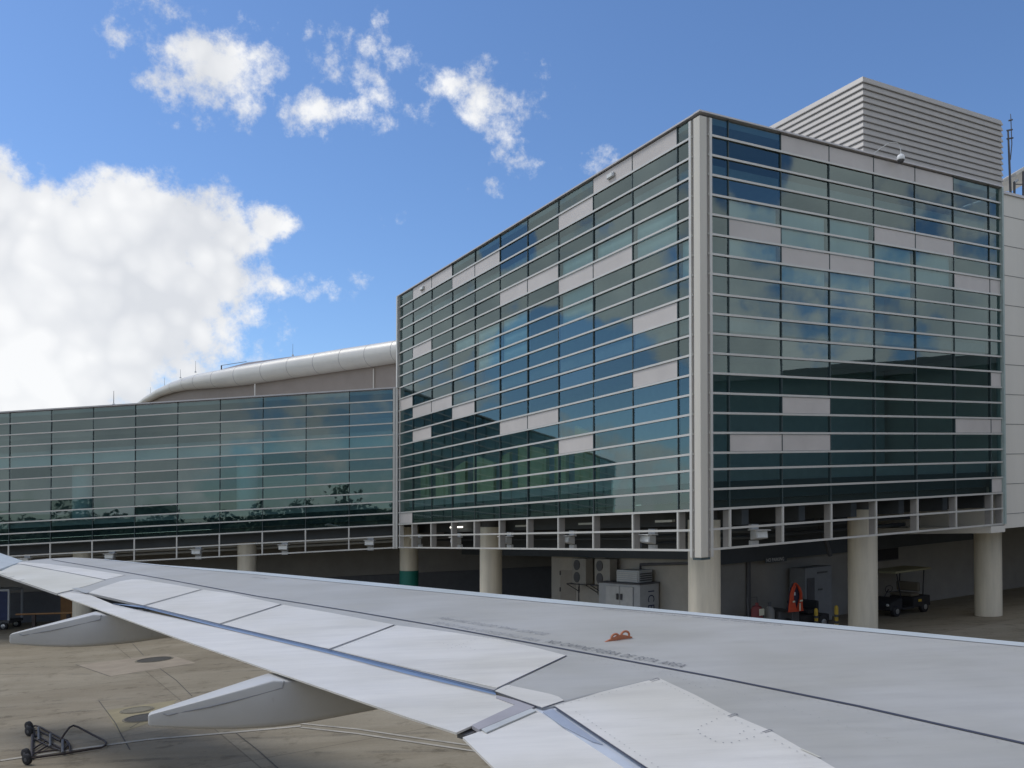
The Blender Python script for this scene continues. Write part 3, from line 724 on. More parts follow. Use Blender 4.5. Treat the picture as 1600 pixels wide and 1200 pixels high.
# ------------------------------------------------------------------ right roof: masts and small canopy
def masts():
    def top(x, y, d): r = ray(x, y); q = r*(d/r.y); return Vector((q.x, q.y, q.z+EYE))
    d = 37.5
    t = thing('antenna_mast', 'tall thin lattice-like antenna mast with short cross arms beside the louvre screen', 'antenna mast', top(1579, 304, d))
    MB().tube([top(1579.2, 306, d), top(1577, 250, d), top(1575, 203, d)], [.05, .045, .035], 8).build('mast', M_DKGREY, t)
    MB().tube([top(1578.8, 250, d), top(1581, 225, d), top(1579.5, 186, d), top(1579, 178, d)], [.02, .02, .018, .012], 6).build('whip', M_DKGREY, t)
    for x0, x1, y in ((1573,1582,204),(1573,1583,217),(1576,1582,188.5)):
        MB().tube([top(x0, y, d), top(x1, y-1.5, d)], .035, 6).build('cross_arm', M_DKGREY, t)
    t = thing('rooftop_pole', 'short dark pole with a small side bracket on the cream roof', 'pole', top(1585, 305, d))
    MB().tube([top(1585, 306, d), top(1585, 284, d)], .05, 8).build('pole', M_DKGREY, t)
    MB().tube([top(1585, 285, d), top(1590, 281, d)], .06, 6).build('bracket', M_GREYP, t)
    MB().tube([top(1585, 288, d), top(1600, 288, d)], .02, 6).build('guard_wire', M_DKGREY, t)
    t = thing('roof_canopy', 'small pitched canopy on a post at the right edge of the cream roof', 'canopy', top(1599, 308, d))
    a, b, c = top(1588, 269, d), top(1602, 259, d), top(1640, 262, d)
    w = Vector((-.3, 2.4, 0)); dn = Vector((0, 0, -.14))
    m = MB(); P0 = [a, b, c, c+w, b+w, a+w]; m.prism(P0, [q+dn for q in P0]); m.build('roof', M_CREAM, t)
    MB().tube([top(1599, 308, d), top(1599, 268, d)], .05, 8).build('post', M_DKGREY, t)
masts()

# ------------------------------------------------------------------ floodlights hung in the open grid
def floodlight():
    t = thing('floodlight', 'x', 'floodlight', (0,0,0), 'floodlights hung along the open grid')
    # local: y outwards (-y towards apron), z up
    MB().box(-.16, .16, -.02, .10, .20, .36).build('upper_bracket', M_GREYP, t, world=False)
    MB().box(-.16, .16, -.02, .10, -.36, -.16).build('lower_bracket', M_GREYP, t, world=False)
    MB().box(-.05, .05, .02, .08, -.16, .2).build('stem', M_DKGREY, t, world=False)
    p = [(-.24,-.34,-.08),(.24,-.34,-.08),(.20,.0,-.14),(-.20,.0,-.14),(-.26,-.30,.16),(.26,-.30,.16),(.20,.0,.14),(-.20,.0,.14)]
    MB().hexa(p).build('housing', M_GREYP, t, world=False, bevel=.02)
    MB().add([(-.21,-.352,-.05),(.21,-.352,-.05),(.225,-.322,.13),(-.225,-.322,.13),(-.21,-.340,-.05),(.21,-.340,-.05),(.225,-.310,.13),(-.225,-.310,.13)],
             [(0,1,2,3),(4,7,6,5),(0,4,5,1),(1,5,6,2),(2,6,7,3),(3,7,4,0)]).build('lens', M_LAMPG, t, world=False)
    MB().box(-.28, .28, -.42, .02, .165, .19).build('visor', M_WHITE, t, world=False)
    return t
def floodlights():
    proto = floodlight(); used = [False]
    def put(p, ang, lab):
        o = proto if not used[0] else copy_tree(proto)
        used[0] = True
        o.location = p; o.rotation_euler = (0, 0, ang); o['label'] = lab
    def yaw(n): return atan2(-n.y, -n.x)+pi/2      # local -y looks along outward normal (-n)
    aL = atan2(-FL.n.y, -FL.n.x)+pi/2
    labs = ['grey floodlight in the open grid nearest the cream corner post', 'grey floodlight above the wall-mounted air conditioners', 'grey floodlight just right of the round column in the left face',
            'grey floodlight just left of the round column in the left face', 'grey floodlight at the far left end of the tall block grid']
    for s_, lab in zip((3.0, 7.63, 12.27, 16.86, 21.28), labs):
        put(FL.P(s_, .62, -1.03), aL+random.uniform(-.1, .1), lab)
    aR = atan2(-FR.n.y, -FR.n.x)+pi/2
    put(FR.P(2.83, .62, -1.03), aR, 'grey floodlight in the shaded right face of the terminal grid')
    put(FR.P(3.05, 1.9, -.36), aR+.6, 'small dim floodlight high up behind the grid of the right face')
    aA = atan2(-FA.n.y, -FA.n.x)+pi/2
    labs = ['floodlight of the low concourse nearest the silver corner trim', 'concourse floodlight just right of the pale round column', 'concourse floodlight left of the pale round column',
            'concourse floodlight above the middle of the wing', 'concourse floodlight above the wingtip']
    for x, lab in zip((579, 445, 310, 175, 43), labs):
        r = ray(x, 850); m2 = Vector((.05813, .99831)); t = (A0.dot(m2)+.62)/(r.x*m2.x+r.y*m2.y)
        s_ = (Vector((r.x*t, r.y*t))-A0).dot(AD)
        put(FA.P(s_, .62, -1.05), aA, lab)
floodlights()

# ------------------------------------------------------------------ undercroft
def undercroft():
    g = lambda a, b, z=ZG: AB(a, b, z)
    t = thing('service_room', 'beige rendered service room under the terminal behind the ice freezer', 'building', g(10, 8))
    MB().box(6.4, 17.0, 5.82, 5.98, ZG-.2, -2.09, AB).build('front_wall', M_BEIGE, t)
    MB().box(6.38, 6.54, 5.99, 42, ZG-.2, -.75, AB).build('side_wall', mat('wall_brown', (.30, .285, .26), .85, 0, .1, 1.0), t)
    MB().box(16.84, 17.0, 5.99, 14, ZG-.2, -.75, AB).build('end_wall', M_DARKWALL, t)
    MB().box(14.9, 16.2, 5.805, 5.825, ZG-.2, -2.75, AB).build('door', mat('door_beige', (.34, .31, .27), .7), t)
    for z_ in (-2.9, -3.7): MB().box(16.15, 16.22, 5.77, 5.80, z_-.10, z_+.1, AB).build('hinge', M_DKGREY, t)
    MB().tube([g(14.62, 5.78, ZG), g(14.62, 5.78, -3.5)], .02, 6).build('conduit', M_DKGREY, t)
    MB().tube([g(6.3, 8.35, ZG), g(6.3, 8.35, -2.3)], .10, 8).build('downpipe', M_DKGREY, t)
    MB().tube([g(9.9, 5.7, -2.9), g(9.9, 5.7, -2.35), g(6.9, 5.7, -2.25)], .06, 8).build('duct_pipe', M_DKGREY, t)
    # rear dark wall behind the left bay
    w = thing('rear_wall', 'dark concrete back wall with a projecting ledge deep under the terminal', 'wall', g(22, 13))
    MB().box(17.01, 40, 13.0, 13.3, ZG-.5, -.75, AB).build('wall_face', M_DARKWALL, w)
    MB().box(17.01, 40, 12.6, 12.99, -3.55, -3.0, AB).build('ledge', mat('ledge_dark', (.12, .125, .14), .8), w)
    MB().box(20.6, 21.0, 12.2, 12.59, ZG-.5, -.8, AB).build('pier', M_DECK, w)
    # wall air conditioners on brackets
    def ac(a1, a0, b0, lab):
        t = thing('air_conditioner', lab, 'air conditioner', g((a0+a1)/2, b0+.2, -3.27), 'air conditioner condensers on the beige wall')
        MB().box(a0, a1, b0, b0+.42, -3.27, -2.12, AB).build('casing', M_BEIGE if False else mat('ac_casing', (.35, .33, .29), .5), t, bevel=.02)
        for z_ in (-2.98, -2.42):
            c = (a1-.40)
            m = MB(); m.add([AB(c+.24*cos(q*pi/12), b0-.006, z_+.24*sin(q*pi/12)) for q in range(24)]+[AB(c+.24*cos(q*pi/12), b0-.03, z_+.24*sin(q*pi/12)) for q in range(24)],
                            [tuple(range(24)), tuple(range(24, 48))]+[(i, (i+1) % 24, 24+(i+1) % 24, 24+i) for i in range(24)])
            m.build('fan_grille', M_DKGREY, t)
    ac(14.30, 13.22, 5.2, 'left wall-mounted condenser unit with two stacked fans')
    ac(12.53, 11.40, 5.2, 'right wall-mounted condenser unit with two stacked fans next to the ice freezer')
    def bracket(a1, a0, lab):
        t = thing('wall_bracket', lab, 'bracket', g((a0+a1)/2, 5.5, -3.3), 'steel brackets under the condensers')
        for a_ in (a0, a1):
            m = MB(); m.tube([g(a_, 5.8, -3.30), g(a_, 5.1, -3.30)], .025, 6); m.tube([g(a_, 5.1, -3.30), g(a_, 5.8, -3.72)], .022, 6); m.tube([g(a_, 5.8, -3.25), g(a_, 5.8, -3.8)], .025, 6)
            m.build('support_arm', M_DKGREY, t)
        MB().tube([g(a0, 5.14, -3.30), g(a1, 5.14, -3.30)], .025, 6).build('cross_rail', M_DKGREY, t)
    bracket(14.6, 13.1, 'dark steel wall bracket carrying the left condenser')
    bracket(12.7, 11.2, 'dark steel wall bracket carrying the right condenser')
    # ice freezer
    a0, a1, b0, b1, zt = 8.73, 11.56, 5.0, 5.78, -3.1
    t = thing('ice_freezer', 'grey two-door ice freezer cabinet with a louvred cooling unit on top', 'freezer', g((a0+a1)/2, (b0+b1)/2))
    b0, b1 = 4.72, 5.72
    MB().box(a0, a1, b0, b1, ZG+.08, zt, AB).build('cabinet', M_WHITE if False else mat('freezer_grey', (.42, .43, .44), .4, .1), t, bevel=.02)
    MB().box(a0-.03, a1+.03, b0-.03, b1+.03, zt+.001, zt+.05, AB).build('top_rim', M_DKGREY, t)
    for x0, x1, hx in ((10.02, 10.98, 10.12), (9.14, 9.98, 9.86)):
        d = MB().box(x0, x1, b0-.06, b0-.001, ZG+.3, zt-.1, AB).build('door', mat('freezer_door', (.50, .50, .49), .4, .1), t, bevel=.015)
        MB().box(hx-.05, hx+.05, b0-.13, b0-.061, -3.75, -3.5, AB).build('handle', M_DKGREY, d)
    c = MB().box(9.1, 10.6, b0+.25, b1-.05, zt+.06, zt+.56, AB).build('cooling_unit', M_GREYP, t)
    for k in range(5): MB().box(9.15, 10.55, b0+.20, b0+.249, zt+.10+.085*k, zt+.145+.085*k, AB).build('louvre', mat('louvre_light', (.6, .6, .58), .5), c)
    for k in range(4): MB().box(9.05, 9.099, b0+.3, b1-.1, zt+.12+.09*k, zt+.17+.09*k, AB).build('louvre', M_DKGREY, c)
    # vertical lettering on the side facing the apron
    m = MB(); vs_, fs_ = text_mesh('ICE', .48, 0, 1.25)
    for v in vs_: pass
    m.add([AB(a0-.012, b0+.42+v.y, -3.34-v.x) for v in vs_], fs_)
    m.build('lettering', mat('ice_letters', (.03, .035, .09), .5), t, fix=False)
    # grey plant cabinet, vest on a stand, dark tractor, red kit
    t = thing('plant_cabinet', 'tall pale grey metal cabinet with a dark louvred door behind the orange vest', 'cabinet', g(5.6, 11.3))
    MB().box(5.35, 6.2, 10.6, 12.2, ZG+.05, -2.78, AB).build('casing', mat('cabinet_grey', (.24, .245, .25), .5), t, bevel=.02)
    MB().box(5.31, 5.349, 10.68, 11.1, ZG+.4, -3.2, AB).build('louvre_door', M_DKGREY, t)
    MB().box(5.325, 5.349, 11.3, 11.9, -3.05, -2.98, AB).build('vent', M_DKGREY, t)
    MB().box(5.325, 5.349, 11.35, 11.6, -3.75, -3.68, AB).build('vent', M_DKGREY, t)
    tilt = -math.atan(K)
    # tow tractor
    c = O2+U*4.9+V*9.3; yawv = atan2(V.y, V.x)
    t = thing('tow_tractor', 'low dark baggage tractor parked in the shade under the terminal', 'tractor', S(c.x, c.y, ZG)); t.rotation_euler = (0, 0, yawv)
    MB().prism([(-1.4,-.65,.85),(-.3,-.65,.85),(-.3,.65,.85),(-1.4,.65,.85)], [(-1.45,-.65,.3),(-.3,-.65,.3),(-.3,.65,.3),(-1.45,.65,.3)]).build('bonnet', M_DKGREY, t, world=False, bevel=.05)
    MB().box(-.29, 1.4, -.65, .65, .3, .62).build('chassis', M_BLACK, t, world=False, bevel=.03)
    s_ = MB().box(.35, .85, -.5, .5, .63, .80).build('seat', M_BLACK, t, world=False, bevel=.05)
    MB().box(.86, .98, -.5, .5, .63, 1.15).build('seat_back', M_BLACK, t, world=False, bevel=.04)
    MB().tube([(-.28,0,.85),(-.05,0,1.1)], .03, 6).build('steering_column', M_DKGREY, t, world=False)
    MB().tube([(.0+.02*0+.17*cos(q*pi/8)*.5-.05, .17*sin(q*pi/8), 1.12+.17*cos(q*pi/8)*.6) for q in range(16)], .018, 6, closed=True).build('steering_wheel', M_BLACK, t, world=False)
    for x, y in ((-1.0,-.62),(-1.0,.62),(1.0,-.62),(1.0,.62)):
        w = MB().wheel((x, y, .3), (0,1,0), .3, .2).build('wheel', M_BLACK, t, 40, world=False)
        MB().wheel((x, y+(.09 if y > 0 else -.09), .3), (0,1,0), .14, .06, 12).build('hub', M_STEEL, w, 40, world=False)
    # vest on a stand
    base = g(4.0, 8.32)
    t = thing('coat_stand', 'thin dark stand holding up the orange vest', 'stand', base)
    MB().tube([g(4.0, 8.32), g(4.0, 8.32, -3.02)], .03, 8).build('pole', M_DKGREY, t)
    MB().tube([g(4.0, 8.08, -3.42), g(4.0, 8.22, -3.2), g(4.0, 8.32, -3.13), g(4.0, 8.42, -3.2), g(4.0, 8.56, -3.44)], .02, 8).build('hanger', M_DKGREY, t)
    MB().tube([g(3.8, 8.14, ZG+.04), g(4.2, 8.50, ZG+.04)], .03, 6).build('foot', M_DKGREY, t)
    def vest():
        t = thing('safety_vest', 'orange high-visibility safety vest with pale tape hanging in the shaded undercroft', 'vest', g(3.9, 8.32, -4.2))
        # front outline (b offset, z) of one half panel, with thickness; narrow arched shoulders, wide hem
        outer = [(-.10,-3.18),(-.20,-3.30),(-.29,-3.52),(-.33,-3.78),(-.38,-4.02),(-.40,-4.20)]
        inner = [(-.06,-3.25),(-.13,-3.38),(-.19,-3.55),(-.19,-3.72),(-.12,-3.86),(-.02,-3.95)]
        for sgn, ext in ((1, 0), (-1, .02)):
            m = MB(); n = len(outer)
            for dep in (3.84, 3.90):
                pass
            fr = [AB(3.80-.03*sin(i*1.1), 8.32+sgn*q[0], q[1]-ext) for i, q in enumerate(outer)]
            fi = [AB(3.76, 8.32+sgn*q[0], q[1]) for q in inner]
            fi[-1] = AB(3.77, 8.32+sgn*-.0, -4.21)
            br_ = [AB(3.86, 8.32+sgn*q[0], q[1]-ext) for q in outer]; bi = [AB(3.83, 8.32+sgn*q[0], q[1]) for q in inner]; bi[-1] = AB(3.84, 8.32, -4.21)
            for A_, B_ in ((fr, fi), (br_, bi), (fr, br_), (fi, bi)):
                m.add(A_+B_, [(i, i+1, n+i+1, n+i) for i in range(n-1)])
            m.build('front_panel', M_ORANGE, t)
        m = MB(); 
        bk = [(-.10,-3.17),(-.20,-3.29),(-.29,-3.52),(-.33,-3.78),(-.38,-4.02),(-.40,-4.2)]
        P1 = [AB(3.90, 8.32+q[0], q[1]) for q in bk]+[AB(3.90, 8.32-q[0], q[1]) for q in bk[::-1]]
        P2 = [AB(3.92, 8.32+q[0], q[1]) for q in bk]+[AB(3.92, 8.32-q[0], q[1]) for q in bk[::-1]]
        m.prism(P1, P2); m.build('back_panel', mat('vest_inside', (.06, .05, .08), .9), t)
        MB().tube([AB(3.84, 8.22, -3.22), AB(3.86, 8.27, -3.16), AB(3.88, 8.32, -3.14), AB(3.86, 8.37, -3.16), AB(3.84, 8.42, -3.22)], .035, 8).build('collar', M_ORANGE, t)
        MB().box(3.735, 3.75, 8.06, 8.17, -3.84, -3.78, AB).build('tape', M_REFLECT, t); MB().box(3.735, 3.75, 8.44, 8.59, -3.84, -3.78, AB).build('tape', M_REFLECT, t)
        MB().box(3.735, 3.75, 8.41, 8.47, -4.19, -3.9, AB).build('tape', M_REFLECT, t)
        MB().box(3.875, 3.895, 8.29, 8.35, -3.6, -3.48, AB).build('badge', M_WHITE, t)
    vest()
    # fire extinguisher trolley and drum
    t = thing('extinguisher_cart', 'dull red wheeled fire extinguisher cart in the dark bay', 'fire extinguisher', g(4.5, 6.95))
    MB().lathe([(.20,.2),(.22,.25),(.22,1.05),(.16,1.18),(.06,1.22),(.06,1.32)], g(4.5, 6.95), 20).build('cylinder', M_RED, t, 40)
    MB().box(4.27, 4.29, 6.85, 7.1, -4.25, -4.0, AB).build('label_plate', M_REFLECT, t)
    MB().tube([g(4.6, 6.7, ZG+.2), g(4.75, 6.7, -3.6), g(4.75, 7.2, -3.6), g(4.6, 7.2, ZG+.2)], .025, 6).build('frame', M_DKGREY, t)
    for b_ in (6.68, 7.22): MB().wheel(g(4.55, b_, ZG+.2), (V.x, V.y, 0), .2, .07).build('wheel', M_BLACK, t, 40)
    t = thing('gas_cylinder', 'pale grey gas cylinder standing right of the red extinguisher cart', 'gas cylinder', g(4.5, 7.62))
    MB().lathe([(.17,0),(.19,.05),(.19,.95),(.13,1.08),(.05,1.12)], g(4.5, 7.62), 18).build('body', mat('cylinder_grey', (.28, .27, .25), .5), t, 40)
    MB().lathe([(.05,1.12),(.05,1.2),(.07,1.22),(.07,1.27)], g(4.5, 7.62), 10).build('valve', M_DKGREY, t)
    # sign on the edge beam
    t = thing('hanging_sign', 'small pale lettered sign strip on the beam above the orange vest', 'sign', g(5.98, 9.3, -2.35))
    MB().box(5.96, 5.99, 8.95, 10.2, -2.46, -2.22, AB).build('board', M_BEAM, t)
    vs_, fs_ = text_mesh('NO PARKING', .20)
    MB().add([AB(5.95, 9.0+v.x*.85, -2.42+v.y) for v in vs_], fs_).build('lettering', M_WHITE, t, fix=False)
    # bollards
    for (a, b, h, lab) in ((4.1, 9.75, .86, 'left short yellow bollard with a dark cap near the parked tractor'), (3.3, 9.95, 1.0, 'right taller yellow bollard beside the big round column')):
        t = thing('bollard', lab, 'bollard', g(a, b), 'yellow bollards under the terminal')
        MB().lathe([(.075,0),(.075,h-.08),(.05,h-.02),(.02,h)], g(a, b), 16).build('post', M_YEL, t, 40)
        for k in (.3, .55): MB().lathe([(.079,h*k),(.079,h*k+.10)], g(a, b), 16).build('stripe', M_DKGREY, t, 40)
        MB().lathe([(.14,0),(.14,.03)], g(a, b), 16).build('base_plate', M_DKGREY, t)
    # golf cart
    c = O2+U*4.75+V*15.75
    t = thing('golf_cart', 'dark golf cart with a pale tan roof parked under the terminal', 'golf cart', S(c.x, c.y, ZG)); t.rotation_euler = (0, tilt, yawv)
    MB().prism([(-1.25,-.55,.62),(-.55,-.6,.78),(-.55,.6,.78),(-1.25,.55,.62)], [(-1.3,-.55,.28),(-.55,-.6,.28),(-.55,.6,.28),(-1.3,.55,.28)]).build('front_cowl', M_BLACK, t, world=False, bevel=.05)
    MB().box(-.549, .2, -.6, .6, .26, .34).build('floor', M_BLACK, t, world=False)
    MB().box(.2, 1.35, -.6, .6, .28, .72).build('rear_body', M_BLACK, t, world=False, bevel=.05)
    MB().box(.15, .68, -.55, .55, .74, .88).build('seat', M_SEAT, t, world=False, bevel=.05)
    MB().box(.62, .76, -.55, .55, .92, 1.32).build('seat_back', M_SEAT, t, world=False, bevel=.05)
    MB().prism([(-1.0,-.66,1.93),(1.35,-.66,1.93),(1.35,.66,1.93),(-1.0,.66,1.93)], [(-1.08,-.7,1.84),(1.42,-.7,1.84),(1.42,.7,1.84),(-1.08,.7,1.84)]).build('roof', M_CANVAS, t, world=False, bevel=.03)
    for x, y, x2 in ((-.62,-.58,-.85),(-.62,.58,-.85),(.85,-.58,1.0),(.85,.58,1.0)):
        MB().tube([(x, y, .7), (x2, y, 1.85)], .025, 8).build('roof_post', M_BLACK, t, world=False)
    MB().tube([(-.6,.25,.75),(-.3,.25,1.05)], .025, 6).build('steering_column', M_BLACK, t, world=False)
    MB().tube([(-.28+.17*cos(q*pi/8)*.5, .25+.17*sin(q*pi/8), 1.07+.17*cos(q*pi/8)*.8) for q in range(16)], .016, 6, closed=True).build('steering_wheel', M_BLACK, t, world=False)
    for y in (-.42, .42): MB().wheel((-1.31, y, .52), (1,0,0), .06, .05, 12).build('headlight', M_LAMPG, t, world=False)
    MB().box(.5, .72, -.61, -.601, .5, .6).build('reflector', M_YEL, t, world=False)
    for x, y in ((-.95,-.52),(-.95,.52),(.95,-.52),(.95,.52)):
        w = MB().wheel((x, y, .24), (0,1,0), .24, .2).build('wheel', M_BLACK, t, 40, world=False)
        MB().wheel((x, y+(.1 if y > 0 else -.1), .24), (0,1,0), .11, .03, 12).build('rim', M_STEEL, w, 40, world=False)
    for y in (-.4, .4):
        pass
    t = thing('wall_board', 'dark flat board fixed high on the wall above the golf cart', 'board', g(6.3, 14.9, -2.0))
    MB().box(6.30, 6.37, 16.3, 17.9, -2.95, -2.36, AB).build('board', M_DKGREY, t); MB().box(6.27, 6.299, 16.35, 17.85, -2.90, -2.41, AB).build('face', M_BLACK, t)
undercroft()

# ------------------------------------------------------------------ far-left ground equipment
def left_gear():
    def gp(x, y): r = ray(x, y); q = r*(ZG/(r.z-K*r.x)); return Vector((q.x, q.y, q.z+EYE))
    p = gp(-14, 985)
    t = thing('baggage_cart', 'covered baggage cart with a pale frame and dark blue curtain under the concourse', 'baggage cart', p)
    MB().box(-1.6, 1.05, 0, 1.5, .42, .58).build('chassis', M_DKGREY, t, world=False)
    MB().box(-1.6, 1.05, .0, 1.5, 2.30, 2.42).build('roof', M_GREYP, t, world=False)
    for x in (-1.55, .95):
        for y in (.02, 1.4): MB().box(x, x+.1, y, y+.1, .58, 2.30).build('corner_post', M_GREYP, t, world=False)
    MB().box(-1.44, .94, .05, .08, .60, 2.29).build('curtain', M_BLUEDK, t, world=False)
    for x in (-1.1, .72):
        for y in (.05, 1.4):
            w = MB().wheel((x, y, .24), (0,1,0), .24, .16).build('wheel', M_BLACK, t, 40, world=False)
            MB().wheel((x, y-.07, .24), (0,1,0), .13, .06, 12).build('rim', M_STEEL, w, 40, world=False)
    b = gp(70, 990)
    t = thing('barrier', 'low rusty brown barrier rail on posts in the shade under the concourse', 'barrier', b)
    MB().tube([(-1.6,0,1.05),(2.1,0,1.15)], .05, 8).build('rail', M_BROWN, t, world=False)
    for x in (-.6, 1.3): MB().box(x-.09, x+.09, -.06, .06, 0, 1.05+.02*x).build('post', M_RUST, t, world=False)
    b = gp(106, 975)
    t = thing('timber_panel', 'upright brown board standing beside a pale slab behind the wing', 'board', b)
    MB().box(-.45, .30, 0, .12, 0, 2.7).build('board', M_BROWN, t, world=False); MB().box(-.45, .30, .121, .2, 0, .3).build('foot', M_DKGREY, t, world=False)
    b = gp(124, 972)
    t = thing('concrete_pier', 'pale beige concrete pier next to the brown board behind the wing', 'pier', b)
    MB().box(-.28, .75, 0, .6, 0, 2.6).build('shaft', M_COLUMN, t, world=False, bevel=.03); MB().box(-.33, .8, -.05, .65, 0, .12).build('base', M_COLUMN, t, world=False)
left_gear()

def trolley():
    def gp(x, y, h=0.0): r = ray(x, y); q = r*((ZG+h)/(r.z-K*r.x)); return Vector((q.x, q.y, q.z+EYE))
    t = thing('hand_trolley', 'rusty tubular steel trolley lying on the apron with its bent handle stretched out', 'hand trolley', gp(95, 1160))
    q = lambda x, y, h=.05: gp(x*180/1600, 1110+y*90/800, h)
    def T(name, pts, r, m=M_RUST, n=8):
        MB().tube([q(*p) for p in pts], r*.72, n).build(name, m, t, 45)
    T('side_rail', [(440,222),(500,212),(560,232),(850,390),(930,420),(960,470)], .035)
    T('side_rail', [(450,288),(520,278),(600,310),(840,428)], .03)
    T('lower_rail', [(430,665),(600,640),(870,605),(975,590),(970,500),(935,425)], .035)
    T('axle_beam', [(455,225),(440,660)], .05)
    T('axle_beam', [(475,300),(430,600)], .035)
    T('mid_rail', [(480,330),(640,420),(860,530)], .03); T('mid_rail', [(470,385),(640,480),(850,560)], .03)
    T('brace', [(440,545),(640,425)], .03); T('brace', [(450,620),(660,490)], .03); T('brace', [(470,590),(850,540)], .03)
    for x0, y0, x1, y1 in ((535,240,540,410),(700,330,700,500),(870,410,870,590)):
        T('cross_plate', [(x0,y0,.07),(x1,y1,.07)], .045, M_DKGREY)
    T('hoop', [(860,560),(900,530),(940,490),(930,440),(880,410)], .03)
    T('handle', [(835,420,.06),(900,320,.2),(965,235,.3),(1020,210,.3),(1080,228,.28),(1250,320,.15),(1440,415,.06),(1472,450,.05),(1460,490,.05),(1410,515,.05),(1200,550,.05),(980,585,.05)], .035)
    for (x, y) in ((400,215),(405,290),(360,600),(375,680)):
        c = q(x, y, .13)
        w = MB().wheel(c, (.35,.9,.1), .125, .09).build('wheel', M_BLACK, t, 40)
        MB().wheel(c, (.35,.9,.1), .05, .10, 10).build('hub', M_DKGREY, w, 40)
trolley()

# ------------------------------------------------------------------ aircraft wing
WS = 1.25
WN = Vector((-.04237, -.0601, .9973)).normalized(); WC = WN.dot(Vector((4.31065965, 7.4, -1.06555635)))*WS
def W(x, y, lift=0.0):
    r = ray(x, y); q = r*((WC+lift)/WN.dot(r)); return Vector((q.x, q.y, q.z+EYE))
def airliner():
    t = thing('airliner', 'grey and white swept airliner wing seen from the cabin, with raised flap fairings', 'airliner', (3.0, 1.0, ZG+EYE))
    def slab(name, px, top, thick, m, bevel=0.0):
        return MB().prism([W(x, y, top) for x, y in px], [W(x, y, top)-WN*thick for x, y in px]).build(name, m, t, bevel=bevel)
    def strip(name, px, w, lift, m, par=None):
        mm = MB(); P = [W(x, y, lift) for x, y in px]
        for i in range(len(P)-1):
            d = (P[i+1]-P[i]).normalized(); n = WN.cross(d)*w/2
            mm.add([P[i]+n, P[i+1]+n, P[i+1]-n, P[i]-n], [(0,1,2,3)])
        return mm.build(name, m, par or t, fix=False)
    LE = [(30,877.5),(73,873),(114,871),(162,873.5),(250,882.5),(300,886),(400,893.5),(600,911.5),(850,935),(1072,955.5),(1323,978),(1600,1004),(2100,1054)]
    TE = [(2100,1930),(1400,1460),(1011,1200),(866,1103),(847,1106),(772,1079),(640,1045.5),(514,1014.5),(342,974.5),(224,946),(140,927),(112,922),(89,927.5),(0,897.5),(-30,890)]
    # main wing body: top, nose roll, under side
    m = MB(); n = len(LE)
    top = [W(*p) for p in LE]+[W(*p) for p in TE]
    o = len(m.v); m.v += [tuple(q) for q in top]; m.f.append(tuple(range(len(top))))
    le = [W(*p) for p in LE]; fwd = Vector((.66, .75, -.0)).normalized()
    rings = [le]
    for k in range(1, 7):
        an = k/6*pi; rings.append([q+fwd*(.11*sin(an)*.9)-WN*(.11*(1-cos(an))) for q in le])
    base = len(m.v)
    for g in rings: m.v += [tuple(q) for q in g]
    for k in range(6):
        for i in range(n-1): m.f.append((base+k*n+i, base+k*n+i+1, base+(k+1)*n+i+1, base+(k+1)*n+i))
    m.build('wing_body', M_WGREY, t, 40, fix=False)
    m = MB(); lo = [q-WN*.22 for q in le]+[W(*p)-WN*.035 for p in TE]
    mid = [W(*p) for p in TE]
    m.v += [tuple(q) for q in lo]; m.f.append(tuple(range(len(lo)))[::-1])
    k = len(m.v); m.v += [tuple(q) for q in mid]
    for i in range(len(TE)-1): m.f.append((n+i, n+i+1, k+i+1, k+i))
    m.build('wing_underside', M_WUNDER, t, fix=False)
    # slat: brighter strip along the leading edge, with its seam
    SL = [(162,874.5),(300,889),(400,897.5),(600,917),(850,941),(1080,960.5),(1323,984),(1600,1010),(2100,1062)]
    LEs = [p for p in LE if p[0] >= 162]
    mm = MB(); a = [W(*p, .003)+fwd*.01 for p in LEs]; b = [W(*p, .003) for p in SL]
    tot = a+b[::-1]; mm.prism(tot, [q-WN*.004 for q in tot]); mm.build('slat', M_WSLAT, t)
    strip('slat_seam', SL, .022, .005, M_SEAML)
    strip('walkway_line', [(81,874.5),(153,886.5),(260,905),(400,931),(560,956.5),(682,977.5),(847,1007.5),(980,1032),(1120,1058),(1340,1102.5),(1600,1161),(1900,1230)], .042, .006, M_SEAM)
    # spoilers
    S1 = [(138,925.5),(160,917),(188,908),(206,905),(224,905.5),(314,920.5),(224,945.5)]
    S2 = [(318,921.5),(360,927),(439,944),(343,974),(229,946.5)]
    S3 = [(443,945),(520,958),(616,976),(514,1013.5),(348,975.5)]
    S4 = [(620,977),(700,987),(780,999),(830,1010),(885,1024),(776,1074.5),(640,1043.5),(520,1014.5)]
    for s_ in (S1, S2, S3, S4): slab('spoiler', s_, .007, .006, M_WWHITE)
    for s_ in ([(224,946.5),(314,920.8)], [(343,975),(439,944)], [(514,1015),(616,976)], [(772,1079),(800,1064),(885,1024)]):
        strip('spoiler_seam', s_, .018, .009, M_SEAM)
    strip('shroud_line', [(108,922.5),(140,927.5),(224,946.5),(342,975),(514,1015),(560,1026.5),(640,1046),(772,1079)], .022, .0095, M_SEAM)
    slab('shroud_tip', [(771,1078.5),(793,1070),(859,1084),(872,1088),(881,1094),(847,1105)], .008, .007, M_WWHITE)
    strip('shroud_edge', [(771,1079.5),(847,1106.5),(881,1095)], .014, .004, M_SEAM)
    # inboard spoiler panel
    IB = [(867,1103),(940,1081),(1029,1059),(1085,1085),(1145,1116.5),(1203,1141),(1275,1182),(1330,1215),(1500,1320),(1600,1400),(1400,1458),(1011,1198)]
    slab('inboard_spoiler', IB, .006, .005, M_WWHITE)
    strip('spoiler_seam', [(881,1095),(940,1080),(1029,1058.5)], .010, .008, M_SEAML)
